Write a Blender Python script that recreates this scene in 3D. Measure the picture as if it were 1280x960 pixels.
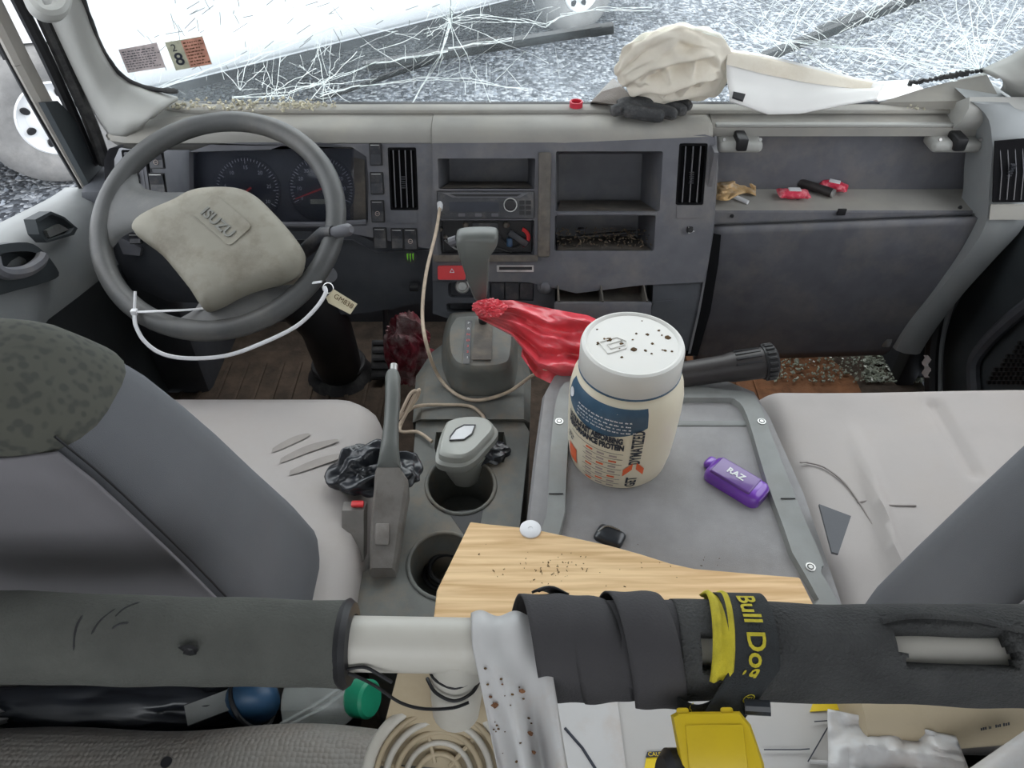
import bpy, bmesh, math, random
from mathutils import Vector, Matrix, noise
from mathutils.geometry import tessellate_polygon
random.seed(7)
S = bpy.context.scene
C = S.collection
for o in list(bpy.data.objects): bpy.data.objects.remove(o)

# ------------------------------------------------------------------ camera
FPX = 950.0; PITCH = math.radians(43); CAMZ = 1.30
cam = bpy.data.cameras.new('camera'); camo = bpy.data.objects.new('camera', cam); C.objects.link(camo)
cam.sensor_width = 36; cam.lens = 36 * FPX / 1280; cam.clip_start = .02; cam.clip_end = 200
camo.location = (0, 0, CAMZ); camo.rotation_euler = (math.radians(90) - PITCH, 0, 0)
S.camera = camo
# ------------------------------------------------------------------ light: overcast sky, soft high sun
W = bpy.data.worlds.new('sky'); S.world = W; W.use_nodes = True
bg = W.node_tree.nodes['Background']; bg.inputs[0].default_value = (.92, .96, 1, 1); bg.inputs[1].default_value = 2.6
sun = bpy.data.lights.new('sun', 'SUN'); suno = bpy.data.objects.new('sun', sun); C.objects.link(suno)
sun.energy = 1.3; sun.angle = math.radians(60); sun.color = (1, .97, .93)
suno.rotation_euler = (math.radians(-32), math.radians(8), 0); suno.location = (0, 3, 6)
S.view_settings.view_transform = 'Standard'; S.view_settings.look = 'None'
S.view_settings.exposure = 0.08; S.view_settings.gamma = 1; S.view_settings.use_curve_mapping = False

# ------------------------------------------------------------------ pixel of the 1280x960 photo -> point on a given plane
c_, s_ = math.cos(PITCH), math.sin(PITCH)
def ray(px, py):
    u = (px - 640) / FPX; v = (480 - py) / FPX
    return Vector((u, c_ + v * s_, -s_ + v * c_))
O = Vector((0, 0, CAMZ))
def hit(px, py, p, n):
    r = ray(px, py); t = (Vector(p) - O).dot(n) / r.dot(n); return O + r * t
def P(px, py, x=None, y=None, z=None, d=None):
    if d is not None: return O + ray(px, py) * d
    if z is not None: return hit(px, py, (0, 0, z), Vector((0, 0, 1)))
    if y is not None: return hit(px, py, (0, y, 0), Vector((0, 1, 0)))
    return hit(px, py, (x, 0, 0), Vector((1, 0, 0)))
# the dash face: a plane leaning back 25 degrees
DT = math.radians(25); DO = P(608, 255, d=1.49)
DV = Vector((0, math.sin(DT), math.cos(DT))); DN = Vector((0, -math.cos(DT), math.sin(DT))); DX = Vector((1, 0, 0))
def duv(px, py, w=0):
    q = hit(px, py, DO + DN * w, DN) - DO; return (q.x + DO.x, q.dot(DV))
def DF(u, v, w=0): return Vector((u, DO.y, DO.z)) + DV * v + DN * w
def dpx(px, py, w=0):
    u, v = duv(px, py, w); return DF(u, v, w)
# the windscreen plane
WS0 = P(600, 131, z=.676); WT = math.radians(14)
WV = Vector((0, -math.sin(WT), math.cos(WT))); WN = Vector((0, -math.cos(WT), -math.sin(WT)))
def ws(px, py, w=0): return hit(px, py, WS0 + WN * w, WN)

# ------------------------------------------------------------------ materials
M = {}
def lin(c): return tuple((x / 12.92 if x <= .04045 else ((x + .055) / 1.055) ** 2.4) for x in c)
def mat(name, col, rough=.6, var=.15, scale=30, dirt=None, damt=.4, dscale=6, bump=.0, bscale=200, metal=0, trans=0, alpha=1, spec=.5, coat=0, wear=None):
    m = bpy.data.materials.new(name); m.use_nodes = True; nt = m.node_tree; N = nt.nodes; L = nt.links
    b = N['Principled BSDF']; b.inputs['Roughness'].default_value = rough; b.inputs['Metallic'].default_value = metal
    b.inputs['Specular IOR Level'].default_value = spec; b.inputs['Transmission Weight'].default_value = trans
    b.inputs['Alpha'].default_value = alpha; b.inputs['Coat Weight'].default_value = coat
    tc = N.new('ShaderNodeTexCoord')
    n1 = N.new('ShaderNodeTexNoise'); n1.inputs['Scale'].default_value = scale; n1.inputs['Detail'].default_value = 5
    L.new(tc.outputs['Object'], n1.inputs['Vector'])
    r = N.new('ShaderNodeMapRange'); r.inputs[1].default_value = .3; r.inputs[2].default_value = .7
    r.inputs[3].default_value = 1 - var; r.inputs[4].default_value = 1 + var; L.new(n1.outputs[0], r.inputs[0])
    mul = N.new('ShaderNodeVectorMath'); mul.operation = 'SCALE'; mul.inputs[0].default_value = col[:3]; L.new(r.outputs[0], mul.inputs[3])
    out = mul.outputs[0]
    if dirt:
        n2 = N.new('ShaderNodeTexNoise'); n2.inputs['Scale'].default_value = dscale; n2.inputs['Detail'].default_value = 8; n2.inputs['Roughness'].default_value = .7
        L.new(tc.outputs['Object'], n2.inputs['Vector'])
        r2 = N.new('ShaderNodeMapRange'); r2.inputs[1].default_value = .48; r2.inputs[2].default_value = .72; r2.inputs[3].default_value = 0; r2.inputs[4].default_value = damt
        L.new(n2.outputs[0], r2.inputs[0])
        mx = N.new('ShaderNodeMix'); mx.data_type = 'RGBA'; L.new(r2.outputs[0], mx.inputs[0]); L.new(out, mx.inputs[6]); mx.inputs[7].default_value = (*dirt, 1)
        out = mx.outputs[2]
    L.new(out, b.inputs['Base Color'])
    if bump:
        n3 = N.new('ShaderNodeTexNoise'); n3.inputs['Scale'].default_value = bscale; n3.inputs['Detail'].default_value = 3
        L.new(tc.outputs['Object'], n3.inputs['Vector'])
        bp = N.new('ShaderNodeBump'); bp.inputs['Strength'].default_value = bump; bp.inputs['Distance'].default_value = .004
        L.new(n3.outputs[0], bp.inputs['Height']); L.new(bp.outputs[0], b.inputs['Normal'])
    M[name] = m; return m
DUST = (.33, .29, .24)
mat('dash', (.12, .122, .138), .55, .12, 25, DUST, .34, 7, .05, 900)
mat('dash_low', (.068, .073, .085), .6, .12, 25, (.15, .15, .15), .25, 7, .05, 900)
mat('dash_dirty', (.12, .108, .095), .7, .25, 40, (.30, .24, .18), .6, 14, .1, 500)
mat('pad', (.33, .32, .295), .7, .08, 14, (.45, .41, .34), .5, 5, .05, 900)
mat('trim', (.40, .40, .38), .6, .05, 10, (.45, .41, .34), .2, 4, .04, 900)
mat('black', (.012, .012, .014), .5, .2, 40)
mat('void', (.008, .008, .009), .9, .1, 40, spec=.08)
mat('rubber', (.02, .02, .022), .6, .2, 40, (.2, .19, .17), .3, 20)
mat('switch', (.035, .037, .045), .4, .15, 40, DUST, .25, 30)
mat('chrome', (.7, .7, .7), .25, .05, 40, metal=1)
mat('wheel', (.088, .09, .09), .42, .1, 20, DUST, .2, 8, .08, 700)
mat('hub', (.265, .25, .205), .65, .1, 18, (.15, .125, .09), .8, 15, .04, 600)
mat('hub_edge', (.2, .2, .18), .6, .1, 18)
mat('white_plastic', (.78, .78, .8), .35, .04, 20)
mat('door', (.27, .285, .29), .55, .08, 12, (.36, .35, .32), .25, 5, .05, 800)
mat('door_dark', (.042, .050, .056), .6, .15, 10, (.09, .10, .10), .4, 4, .05, 800)
mat('cushion', (.43, .40, .385), .9, .06, 10, (.34, .29, .25), .35, 5, .25, 1600)
mat('stain', (.30, .275, .255), .9, .1, 30)
mat('seat_dark', (.135, .14, .152), .92, .06, 9, (.17, .16, .17), .4, 3, .3, 1800)
mat('seat_rear', (.195, .187, .20), .92, .05, 6, (.12, .12, .13), .3, 3, .25, 1800)
mat('console', (.135, .14, .13), .6, .15, 30, (.24, .18, .12), .6, 16, .06, 700)
mat('shifter', (.12, .128, .12), .4, .1, 20, (.18, .17, .15), .3, 12)
mat('brake', (.21, .195, .18), .5, .12, 30, (.12, .09, .07), .5, 40)
mat('tray', (.165, .15, .135), .65, .12, 20, (.10, .082, .068), .65, 7, .06, 700)
mat('tray_rim', (.235, .245, .24), .6, .1, 20, (.18, .16, .13), .3, 14, .06, 700)
mat('tray_fabric', (.30, .295, .30), .9, .08, 30, (.2, .18, .16), .3, 12, .3, 1600)
mat('mat_floor', (.085, .06, .042), .85, .35, 25, (.02, .016, .014), .6, 18, .4, 120)
mat('rust', (.20, .085, .035), .85, .4, 40, (.09, .06, .04), .6, 20, .3, 160)
mat('sand', (.27, .215, .16), .9, .3, 120, (.10, .075, .055), .6, 30, .4, 200)
mat('tub', (.74, .67, .52), .35, .03, 10, (.8, .75, .64), .3, 6, spec=.5)
mat('lid', (.66, .65, .62), .4, .03, 20, (.62, .58, .5), .3, 10)
mat('label_blue', (.045, .10, .165), .35, .25, 30)
mat('ink', (.03, .035, .05), .5, .1, 50)
mat('ink_orange', (.75, .13, .04), .5, .15, 50)
mat('ink_grey', (.4, .33, .3), .5, .1, 50)
mat('print_white', (.75, .76, .78), .5, .05, 50)
mat('specks', (.10, .055, .02), .9, .4, 90)
mat('purple', (.17, .045, .42), .28, .12, 14, coat=.6)
mat('purple_face', (.12, .045, .25), .35, .08, 14, coat=.5)
mat('red_cap', (.65, .03, .06), .4, .05, 20)
mat('red_bag', (.80, .075, .10), .25, .2, 25, (.9, .25, .25), .3, 20, spec=.7, alpha=.88)
mat('maroon', (.20, .02, .035), .45, .4, 60, (.6, .52, .5), .85, 13)
mat('black_bag', (.018, .021, .027), .28, .2, 30, spec=.7)
mat('bin', (.42, .43, .40), .45, .05, 20, (.35, .30, .22), .15, 30)
mat('cable', (.52, .42, .32), .6, .15, 80)
mat('canvas', (.86, .80, .69), .9, .05, 12, (.55, .44, .30), .4, 10, .3, 900)
mat('paper', (.86, .85, .83), .7, .03, 12)
mat('glove', (.05, .052, .055), .75, .2, 40, (.3, .29, .28), .45, 30, .5, 300)
mat('glove_cuff', (.24, .215, .195), .9, .1, 40, (.35, .32, .3), .4, 25, .4, 500)
mat('wrapper', (.70, .035, .08), .35, .2, 60, (.9, .75, .75), .5, 60)
mat('tan_paper', (.55, .36, .17), .8, .3, 60, (.78, .70, .58), .7, 40)
mat('dark_tool', (.03, .026, .026), .45, .2, 60)
mat('steel', (.48, .48, .47), .35, .2, 40, (.25, .2, .16), .4, 30, metal=.8)
mat('yellow', (.80, .58, .02), .5, .05, 20)
mat('yellow_plastic', (.62, .44, .012), .42, .08, 18, (.5, .33, .02), .35, 20)
mat('yellow_strap', (.55, .46, .03), .85, .15, 90, bump=.4, bscale=900)
mat('strap', (.025, .028, .03), .9, .15, 90, bump=.4, bscale=900)
mat('foam_old', (.085, .087, .078), .95, .15, 20, (.13, .13, .115), .6, 7, .35, 420)
mat('foam', (.046, .047, .047), .95, .2, 30, (.09, .088, .08), .6, 9, .7, 420)
mat('foam_tape', (.042, .040, .043), .85, .08, 14, (.06, .056, .058), .4, 6, .2, 500)
mat('pipe', (.56, .535, .48), .45, .04, 12, (.42, .36, .28), .35, 10)
mat('film', (.56, .55, .545), .4, .05, 14, (.42, .28, .18), .35, 16)
mat('cream', (.46, .38, .26), .55, .06, 10, (.30, .22, .12), .4, 6)
mat('carton', (.47, .455, .44), .7, .05, 10, (.5, .45, .4), .35, 7)
mat('green', (.01, .24, .13), .4, .1, 30)
mat('blue', (.025, .075, .15), .4, .2, 20)
mat('clear', (.55, .58, .56), .2, .1, 20, alpha=.35, spec=.8)
mat('metal_body', (.35, .33, .30), .6, .1, 20, (.2, .15, .1), .3, 10)
mat('white_paint', (.86, .87, .88), .3, .02, 5, coat=.4)
mat('tyre', (.25, .245, .24), .85, .15, 14, (.4, .38, .36), .5, 9, .3, 120)
mat('headliner', (.45, .45, .44), .9, .05, 10)

mat('green_tint', (.5, .8, .72), .2, .2, 40, alpha=.8)
mat('tagcol', (.62, .55, .38), .5, .08, 40)
mat('hazard', (.75, .045, .05), .4, .08, 30)
mat('monster', (.18, .55, .02), .5, .05, 30)
mat('tape_steel', (.85, .85, .87), .3, .1, 30, metal=.2)
mat('sticker', (.60, .52, .52), .8, .2, 60, (.45, .38, .38), .5, 50)
mat('sticker_green', (.50, .50, .38), .8, .2, 60)
mat('sticker_red', (.62, .30, .22), .8, .25, 60, (.4, .2, .16), .5, 50)
mat('dirt_bits', (.10, .075, .05), .95, .5, 80)
mat('glass_bits', (.33, .36, .29), .15, .3, 40, spec=.9)
def wood():
    m = mat('wood', (.74, .51, .28), .65, .04, 8, (.5, .31, .15), .12, 14); nt = m.node_tree; N = nt.nodes; L = nt.links
    b = N['Principled BSDF']; tc = N.new('ShaderNodeTexCoord'); mp = N.new('ShaderNodeMapping'); mp.inputs['Scale'].default_value = (3, 60, 60); mp.inputs['Rotation'].default_value = (0, 0, .19)
    n = N.new('ShaderNodeTexNoise'); n.inputs['Scale'].default_value = 2.2; n.inputs['Detail'].default_value = 6; n.inputs['Distortion'].default_value = .5
    cr = N.new('ShaderNodeValToRGB'); cr.color_ramp.elements[0].position = .35; cr.color_ramp.elements[0].color = (.86, .62, .35, 1); cr.color_ramp.elements[1].position = .68; cr.color_ramp.elements[1].color = (.60, .37, .17, 1)
    L.new(tc.outputs['Object'], mp.inputs[0]); L.new(mp.outputs[0], n.inputs['Vector']); L.new(n.outputs[0], cr.inputs[0]); L.new(cr.outputs[0], b.inputs['Base Color'])
wood()
def vinyl():   # woven looking embossed vinyl
    m = mat('vinyl', (.21, .198, .178), .6, .1, 10, (.13, .09, .062), .55, 5); nt = m.node_tree; N = nt.nodes; L = nt.links
    b = N['Principled BSDF']; tc = N.new('ShaderNodeTexCoord'); v = N.new('ShaderNodeTexVoronoi'); v.inputs['Scale'].default_value = 190; v.inputs['Randomness'].default_value = .35
    bp = N.new('ShaderNodeBump'); bp.inputs['Strength'].default_value = .9; bp.inputs['Distance'].default_value = .002; bp.invert = True
    L.new(tc.outputs['Object'], v.inputs['Vector']); L.new(v.outputs[0], bp.inputs['Height']); L.new(bp.outputs[0], b.inputs['Normal'])
vinyl()
def patt():    # patterned seat insert
    m = mat('seat_pattern', (.075, .078, .068), .9, .1, 30); nt = m.node_tree; N = nt.nodes; L = nt.links
    b = N['Principled BSDF']; tc = N.new('ShaderNodeTexCoord'); v = N.new('ShaderNodeTexVoronoi'); v.feature = 'SMOOTH_F1'; v.inputs['Scale'].default_value = 150
    cr = N.new('ShaderNodeValToRGB'); cr.color_ramp.elements[0].position = .25; cr.color_ramp.elements[0].color = (.058, .060, .052, 1); cr.color_ramp.elements[1].position = .45; cr.color_ramp.elements[1].color = (.085, .086, .070, 1)
    L.new(tc.outputs['Object'], v.inputs['Vector']); L.new(v.outputs[0], cr.inputs[0]); L.new(cr.outputs[0], b.inputs['Base Color'])
patt()
def gravel():
    m = mat('gravel', (.2, .22, .25), .9, .1, 5); nt = m.node_tree; N = nt.nodes; L = nt.links
    b = N['Principled BSDF']; tc = N.new('ShaderNodeTexCoord'); v = N.new('ShaderNodeTexVoronoi'); v.inputs['Scale'].default_value = 34
    n = N.new('ShaderNodeTexNoise'); n.inputs['Scale'].default_value = 1.3; n.inputs['Detail'].default_value = 6
    cr = N.new('ShaderNodeValToRGB'); e = cr.color_ramp.elements
    e[0].position = .0; e[0].color = (.035, .04, .05, 1); e[1].position = 1; e[1].color = (.50, .52, .55, 1)
    q = e.new(.55); q.color = (.15, .165, .19, 1)
    sp = N.new('ShaderNodeSeparateColor'); L.new(v.outputs['Color'], sp.inputs[0])
    ad = N.new('ShaderNodeMath'); ad.operation = 'MULTIPLY_ADD'; L.new(n.outputs[0], ad.inputs[0]); ad.inputs[1].default_value = .9; ad.inputs[2].default_value = -.45
    a2 = N.new('ShaderNodeMath'); a2.operation = 'ADD'; L.new(sp.outputs[0], a2.inputs[0]); L.new(ad.outputs[0], a2.inputs[1])
    L.new(tc.outputs['Object'], v.inputs['Vector']); L.new(tc.outputs['Object'], n.inputs['Vector']); L.new(a2.outputs[0], cr.inputs[0]); L.new(cr.outputs[0], b.inputs['Base Color'])
    bp = N.new('ShaderNodeBump'); bp.inputs['Strength'].default_value = 1; bp.inputs['Distance'].default_value = .03; bp.invert = True
    L.new(v.outputs[0], bp.inputs['Height']); L.new(bp.outputs[0], b.inputs['Normal'])
gravel()
def glass(name, haze, tint=(.93, .97, .97)):
    m = bpy.data.materials.new(name); m.use_nodes = True; nt = m.node_tree; N = nt.nodes; L = nt.links; N.remove(N['Principled BSDF'])
    o = N['Material Output']; t = N.new('ShaderNodeBsdfTransparent'); t.inputs[0].default_value = (*tint, 1)
    g = N.new('ShaderNodeBsdfGlossy'); g.inputs['Roughness'].default_value = .03
    h = N.new('ShaderNodeBsdfTranslucent'); h.inputs[0].default_value = (.75, .85, .9, 1)
    tc = N.new('ShaderNodeTexCoord'); n = N.new('ShaderNodeTexNoise'); n.inputs['Scale'].default_value = 9; n.inputs['Detail'].default_value = 8; L.new(tc.outputs['Object'], n.inputs['Vector'])
    r = N.new('ShaderNodeMapRange'); r.inputs[1].default_value = .3; r.inputs[2].default_value = .75; r.inputs[3].default_value = haze * .4; r.inputs[4].default_value = haze * 1.6; L.new(n.outputs[0], r.inputs[0])
    m1 = N.new('ShaderNodeMixShader'); L.new(r.outputs[0], m1.inputs[0]); L.new(t.outputs[0], m1.inputs[1]); L.new(h.outputs[0], m1.inputs[2])
    fr = N.new('ShaderNodeFresnel'); fr.inputs[0].default_value = 1.25
    m2 = N.new('ShaderNodeMixShader'); L.new(fr.outputs[0], m2.inputs[0]); L.new(m1.outputs[0], m2.inputs[1]); L.new(g.outputs[0], m2.inputs[2])
    L.new(m2.outputs[0], o.inputs[0]); M[name] = m
def crackmat():
    m = bpy.data.materials.new('crack'); m.use_nodes = True; nt = m.node_tree; N = nt.nodes; L = nt.links; N.remove(N['Principled BSDF'])
    a = N.new('ShaderNodeBsdfTranslucent'); a.inputs[0].default_value = (.95, 1, .99, 1); b = N.new('ShaderNodeBsdfDiffuse'); b.inputs[0].default_value = (.9, .95, .94, 1)
    x = N.new('ShaderNodeMixShader'); x.inputs[0].default_value = .3; L.new(a.outputs[0], x.inputs[1]); L.new(b.outputs[0], x.inputs[2]); L.new(x.outputs[0], N['Material Output'].inputs[0]); M['crack'] = m
crackmat()
glass('windscreen_glass', .085); glass('lens', .10, (.8, .8, .85))

# ------------------------------------------------------------------ mesh helpers
def setp(o, label=None, cat=None, group=None, kind=None):
    for k, v in (('label', label), ('category', cat), ('group', group), ('kind', kind)):
        if v: o[k] = v
    return o
def thing(name, label, cat, loc=(0, 0, 0), group=None, kind=None):
    e = bpy.data.objects.new(name, None); C.objects.link(e); e.location = loc; e.empty_display_size = .05
    return setp(e, label, cat, group, kind)
class B:
    def __init__(s): s.b = bmesh.new()
    def face(s, pts):
        vs = [s.b.verts.new(p) for p in pts]
        try: return s.b.faces.new(vs)
        except ValueError: return None
    def loft(s, rings, caps=True, closed=True):
        R = [[s.b.verts.new(p) for p in r] for r in rings]; n = len(R[0])
        for i in range(len(R) - 1):
            for j in range(n if closed else n - 1):
                k = (j + 1) % n; s.b.faces.new((R[i][j], R[i][k], R[i + 1][k], R[i + 1][j]))
        if caps and closed:
            s.b.faces.new(list(reversed(R[0]))); s.b.faces.new(R[-1])
        return s
    def box(s, ce, size, rot=None, r=0, seg=2, mtx=None):
        t = bmesh.new(); bmesh.ops.create_cube(t, size=1)
        bmesh.ops.scale(t, vec=size, verts=t.verts)
        if r: bmesh.ops.bevel(t, geom=t.edges[:], offset=r, segments=seg, profile=.5, affect='EDGES')
        mx = mtx if mtx else (rot.to_matrix() if rot is not None and hasattr(rot, 'to_matrix') else rot)
        ce = Vector(ce); d = {}
        for v in t.verts: d[v] = s.b.verts.new((mx @ v.co if mx is not None else v.co) + ce)
        for f in t.faces: s.b.faces.new([d[v] for v in f.verts])
        t.free(); return s
    def tube(s, pts, rad, n=8, caps=True, flat=None):
        pts = [Vector(p) for p in pts]; m = len(pts); R = rad if isinstance(rad, (list, tuple)) else [rad] * m
        t = (pts[1] - pts[0]).normalized(); a = Vector((0, 0, 1)) if abs(t.z) < .9 else Vector((1, 0, 0))
        u = t.cross(a).normalized(); rings = []
        for i in range(m):
            t2 = (pts[min(i + 1, m - 1)] - pts[max(i - 1, 0)]).normalized()
            u = (u - t2 * u.dot(t2)).normalized(); w = t2.cross(u)
            f = flat or 1
            rings.append([pts[i] + (u * math.cos(2 * math.pi * k / n) + w * math.sin(2 * math.pi * k / n) * f) * R[i] for k in range(n)])
        return s.loft(rings, caps)
    def lathe(s, ce, prof, n=32, ax=(0, 0, 1), ux=None, caps=True):
        ax = Vector(ax).normalized(); u = Vector(ux) if ux else (ax.cross(Vector((0, 1, 0))) if abs(ax.y) < .9 else ax.cross(Vector((1, 0, 0)))); u.normalize(); w = ax.cross(u); ce = Vector(ce)
        return s.loft([[ce + ax * h + (u * math.cos(2 * math.pi * k / n) + w * math.sin(2 * math.pi * k / n)) * max(r, 1e-5) for k in range(n)] for r, h in prof], caps)
    def torus(s, ce, R, r, ax=(0, 0, 1), n=48, m=10, a0=0, a1=2 * math.pi, ux=None):
        ax = Vector(ax).normalized(); u = Vector(ux) if ux else (ax.cross(Vector((1, 0, 0))) if abs(ax.x) < .9 else ax.cross(Vector((0, 1, 0)))); u.normalize(); w = ax.cross(u); ce = Vector(ce)
        full = abs(a1 - a0 - 2 * math.pi) < 1e-4; rings = []
        for i in range(n + 1):
            a = a0 + (a1 - a0) * i / n; dr = u * math.cos(a) + w * math.sin(a)
            rings.append([ce + dr * (R + r * math.cos(2 * math.pi * k / m)) + ax * r * math.sin(2 * math.pi * k / m) for k in range(m)])
        s.loft(rings, not full)
        if full: bmesh.ops.remove_doubles(s.b, verts=s.b.verts, dist=1e-6)
        return s
    def grid(s, f, nu, nv):
        V = [[s.b.verts.new(f(i / nu, j / nv)) for j in range(nv + 1)] for i in range(nu + 1)]
        for i in range(nu):
            for j in range(nv): s.b.faces.new((V[i][j], V[i + 1][j], V[i + 1][j + 1], V[i][j + 1]))
        return s
    def prism(s, pts, d):   # polygon of 3D points, extruded by vector d
        d = Vector(d); A = [Vector(p) for p in pts]; n = len(A)
        tri = tessellate_polygon([A]); va = [s.b.verts.new(p) for p in A]; vb = [s.b.verts.new(p + d) for p in A]
        for t in tri:
            s.b.faces.new([va[i] for i in t]); s.b.faces.new([vb[i] for i in reversed(t)])
        for i in range(n): s.b.faces.new((va[i], va[(i + 1) % n], vb[(i + 1) % n], vb[i]))
        return s
    def plate(s, outer, holes, mp, w=0, edge=.02, lip=.003):
        """panel in a 2D frame with holes: holes = [(polygon, depth, taper)] get walls and a back"""
        loops = [outer] + [h[0] for h in holes]
        flat = [p for l in loops for p in l]
        tri = tessellate_polygon([[Vector((p[0], p[1], 0)) for p in l] for l in loops])
        vs = [s.b.verts.new(mp(p[0], p[1], w)) for p in flat]
        for t in tri:
            try: s.b.faces.new([vs[i] for i in t])
            except ValueError: pass
        def ring(l, dep, tp):
            cx = sum(p[0] for p in l) / len(l); cy = sum(p[1] for p in l) / len(l)
            return [mp(cx + (p[0] - cx) * tp, cy + (p[1] - cy) * tp, w - dep) for p in l]
        if edge: s.loft([ring(outer, 0, 1), ring(outer, lip, 1.0), ring(outer, edge, 1.0)], False)
        for h, dep, tp in holes:
            if dep > 0:
                R = [ring(h, 0, 1), ring(h, dep, tp)]; s.loft(R, False); s.face(R[1])
        return s
    def blob(s, ce, size, sub=4, amp=.25, freq=3, seed=0, ridged=True, flatb=None, fine=.4, fk=2.7, st=(1, 1, 1)):
        t = bmesh.new(); bmesh.ops.create_icosphere(t, subdivisions=sub, radius=1); ce = Vector(ce); d = {}; sd = Vector((seed * 7.3, seed * 3.1, seed))
        for v in t.verts:
            p = v.co.copy(); q = Vector((p.x * st[0], p.y * st[1], p.z * st[2])) * freq + sd; q = q + noise.noise_vector(q * .7) * .9
            nz = noise.noise(q); nz = (1 - 2.2 * abs(nz)) if ridged else nz
            n2 = noise.noise(q * fk); n2 = (1 - 2 * abs(n2)) if ridged else n2
            p = p * (1 + amp * (nz - .4) + amp * fine * (n2 - .4))
            p = Vector((p.x * size[0], p.y * size[1], p.z * size[2]))
            if flatb is not None: p.z = max(p.z, flatb)
            d[v] = s.b.verts.new(p + ce)
        for f in t.faces: s.b.faces.new([d[v] for v in f.verts])
        t.free(); return s
    def obj(s, name, m, parent=None, smooth=None, mods=(), **kw):
        bmesh.ops.recalc_face_normals(s.b, faces=s.b.faces)
        me = bpy.data.meshes.new(name); s.b.to_mesh(me); s.b.free()
        o = bpy.data.objects.new(name, me); C.objects.link(o)
        me.materials.append(M[m] if isinstance(m, str) else m)
        if smooth is None: smooth = 35
        if smooth:
            for p in me.polygons: p.use_smooth = True
            try: me.set_sharp_from_angle(angle=math.radians(smooth))
            except Exception: pass
        if parent is not None:
            o.parent = parent
            if parent.type == 'EMPTY': o.location = -parent.location
        for k, a in mods:
            md = o.modifiers.new(k, k)
            for q, v in a.items(): setattr(md, q, v)
        return setp(o, **kw)
def rrect(u0, u1, v0, v1, r=.006, seg=4):
    r = min(r, abs(u1 - u0) / 2.01, abs(v1 - v0) / 2.01); out = []
    for cx, cy, a in ((u1 - r, v1 - r, 0), (u0 + r, v1 - r, 90), (u0 + r, v0 + r, 180), (u1 - r, v0 + r, 270)):
        for k in range(seg + 1):
            t = math.radians(a + 90 * k / seg); out.append((cx + r * math.cos(t), cy + r * math.sin(t)))
    return out
def drect(x0, y0, x1, y1, r=.006, w=0):    # dash-plane rounded rectangle from a photo rectangle
    a = duv(x0, (y0 + y1) / 2, w)[0]; b = duv(x1, (y0 + y1) / 2, w)[0]; t = duv((x0 + x1) / 2, y0, w)[1]; m = duv((x0 + x1) / 2, y1, w)[1]
    return rrect(a, b, m, t, r)
def csm(pts, n=3):     # closed smooth outline through 2D or 3D points
    d = len(pts[0]); V = [Vector(p) if d == 3 else Vector((p[0], p[1], 0)) for p in pts]; m = len(V); out = []
    for i in range(m):
        p0, p1, p2, p3 = V[i - 1], V[i], V[(i + 1) % m], V[(i + 2) % m]
        for k in range(n):
            t = k / n; q = .5 * ((2 * p1) + (p2 - p0) * t + (2 * p0 - 5 * p1 + 4 * p2 - p3) * t * t + (3 * p1 - p0 - 3 * p2 + p3) * t ** 3); out.append(q if d == 3 else (q.x, q.y))
    return out
def smoothpath(pts, n=8):
    pts = [Vector(p) for p in pts]; out = []
    for i in range(len(pts) - 1):
        p0 = pts[max(i - 1, 0)]; p1 = pts[i]; p2 = pts[i + 1]; p3 = pts[min(i + 2, len(pts) - 1)]
        for k in range(n):
            t = k / n; out.append(.5 * ((2 * p1) + (p2 - p0) * t + (2 * p0 - 5 * p1 + 4 * p2 - p3) * t * t + (3 * p1 - p0 - 3 * p2 + p3) * t ** 3))
    return out + [pts[-1]]
def text(name, st, size, mp, m, parent, ext=.0, align='CENTER', sx=1.0, bold=0, **kw):
    """mp(a, b, h) maps text x, y, height to world"""
    cu = bpy.data.curves.new('t', 'FONT'); cu.body = st; cu.size = size; cu.align_x = align; cu.align_y = 'CENTER'; cu.extrude = ext / 2; cu.resolution_u = 3; cu.offset = bold
    t = bpy.data.objects.new('t', cu); C.objects.link(t)
    bpy.context.view_layer.update()
    me = bpy.data.meshes.new_from_object(t.evaluated_get(bpy.context.evaluated_depsgraph_get())); bpy.data.objects.remove(t); bpy.data.curves.remove(cu)
    for v in me.vertices: v.co = mp(v.co.x * sx, v.co.y, v.co.z + ext / 2)
    me.name = name; me.materials.clear(); me.materials.append(M[m])
    o = bpy.data.objects.new(name, me); C.objects.link(o)
    if parent is not None:
        o.parent = parent
        if parent.type == 'EMPTY': o.location = -parent.location
    return setp(o, **kw)
def dashes(name, mp, rows, m, parent, seed=1, x0=.06, x1=.94, top=.88, step=.14, h=.05, wmax=.07):
    """illegible small print: rows of short ink strokes; mp(a, b) maps the unit square"""
    b = B(); r = random.Random(seed)
    for i in range(rows):
        x = x0; y = top - i * step; end = x1 - r.uniform(0, .25) * (x1 - x0)
        while x < end:
            w = r.uniform(.3, 1) * wmax; n = 3
            for k in range(n):
                a0 = x + w * k / n; a1 = x + w * (k + .8) / n; hh = h * r.uniform(.6, 1)
                b.face([mp(a0, y), mp(a1, y), mp(a1, y + hh), mp(a0, y + hh)])
            x += w + r.uniform(.15, .4) * wmax
    return b.obj(name, m, parent, smooth=0)
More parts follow.
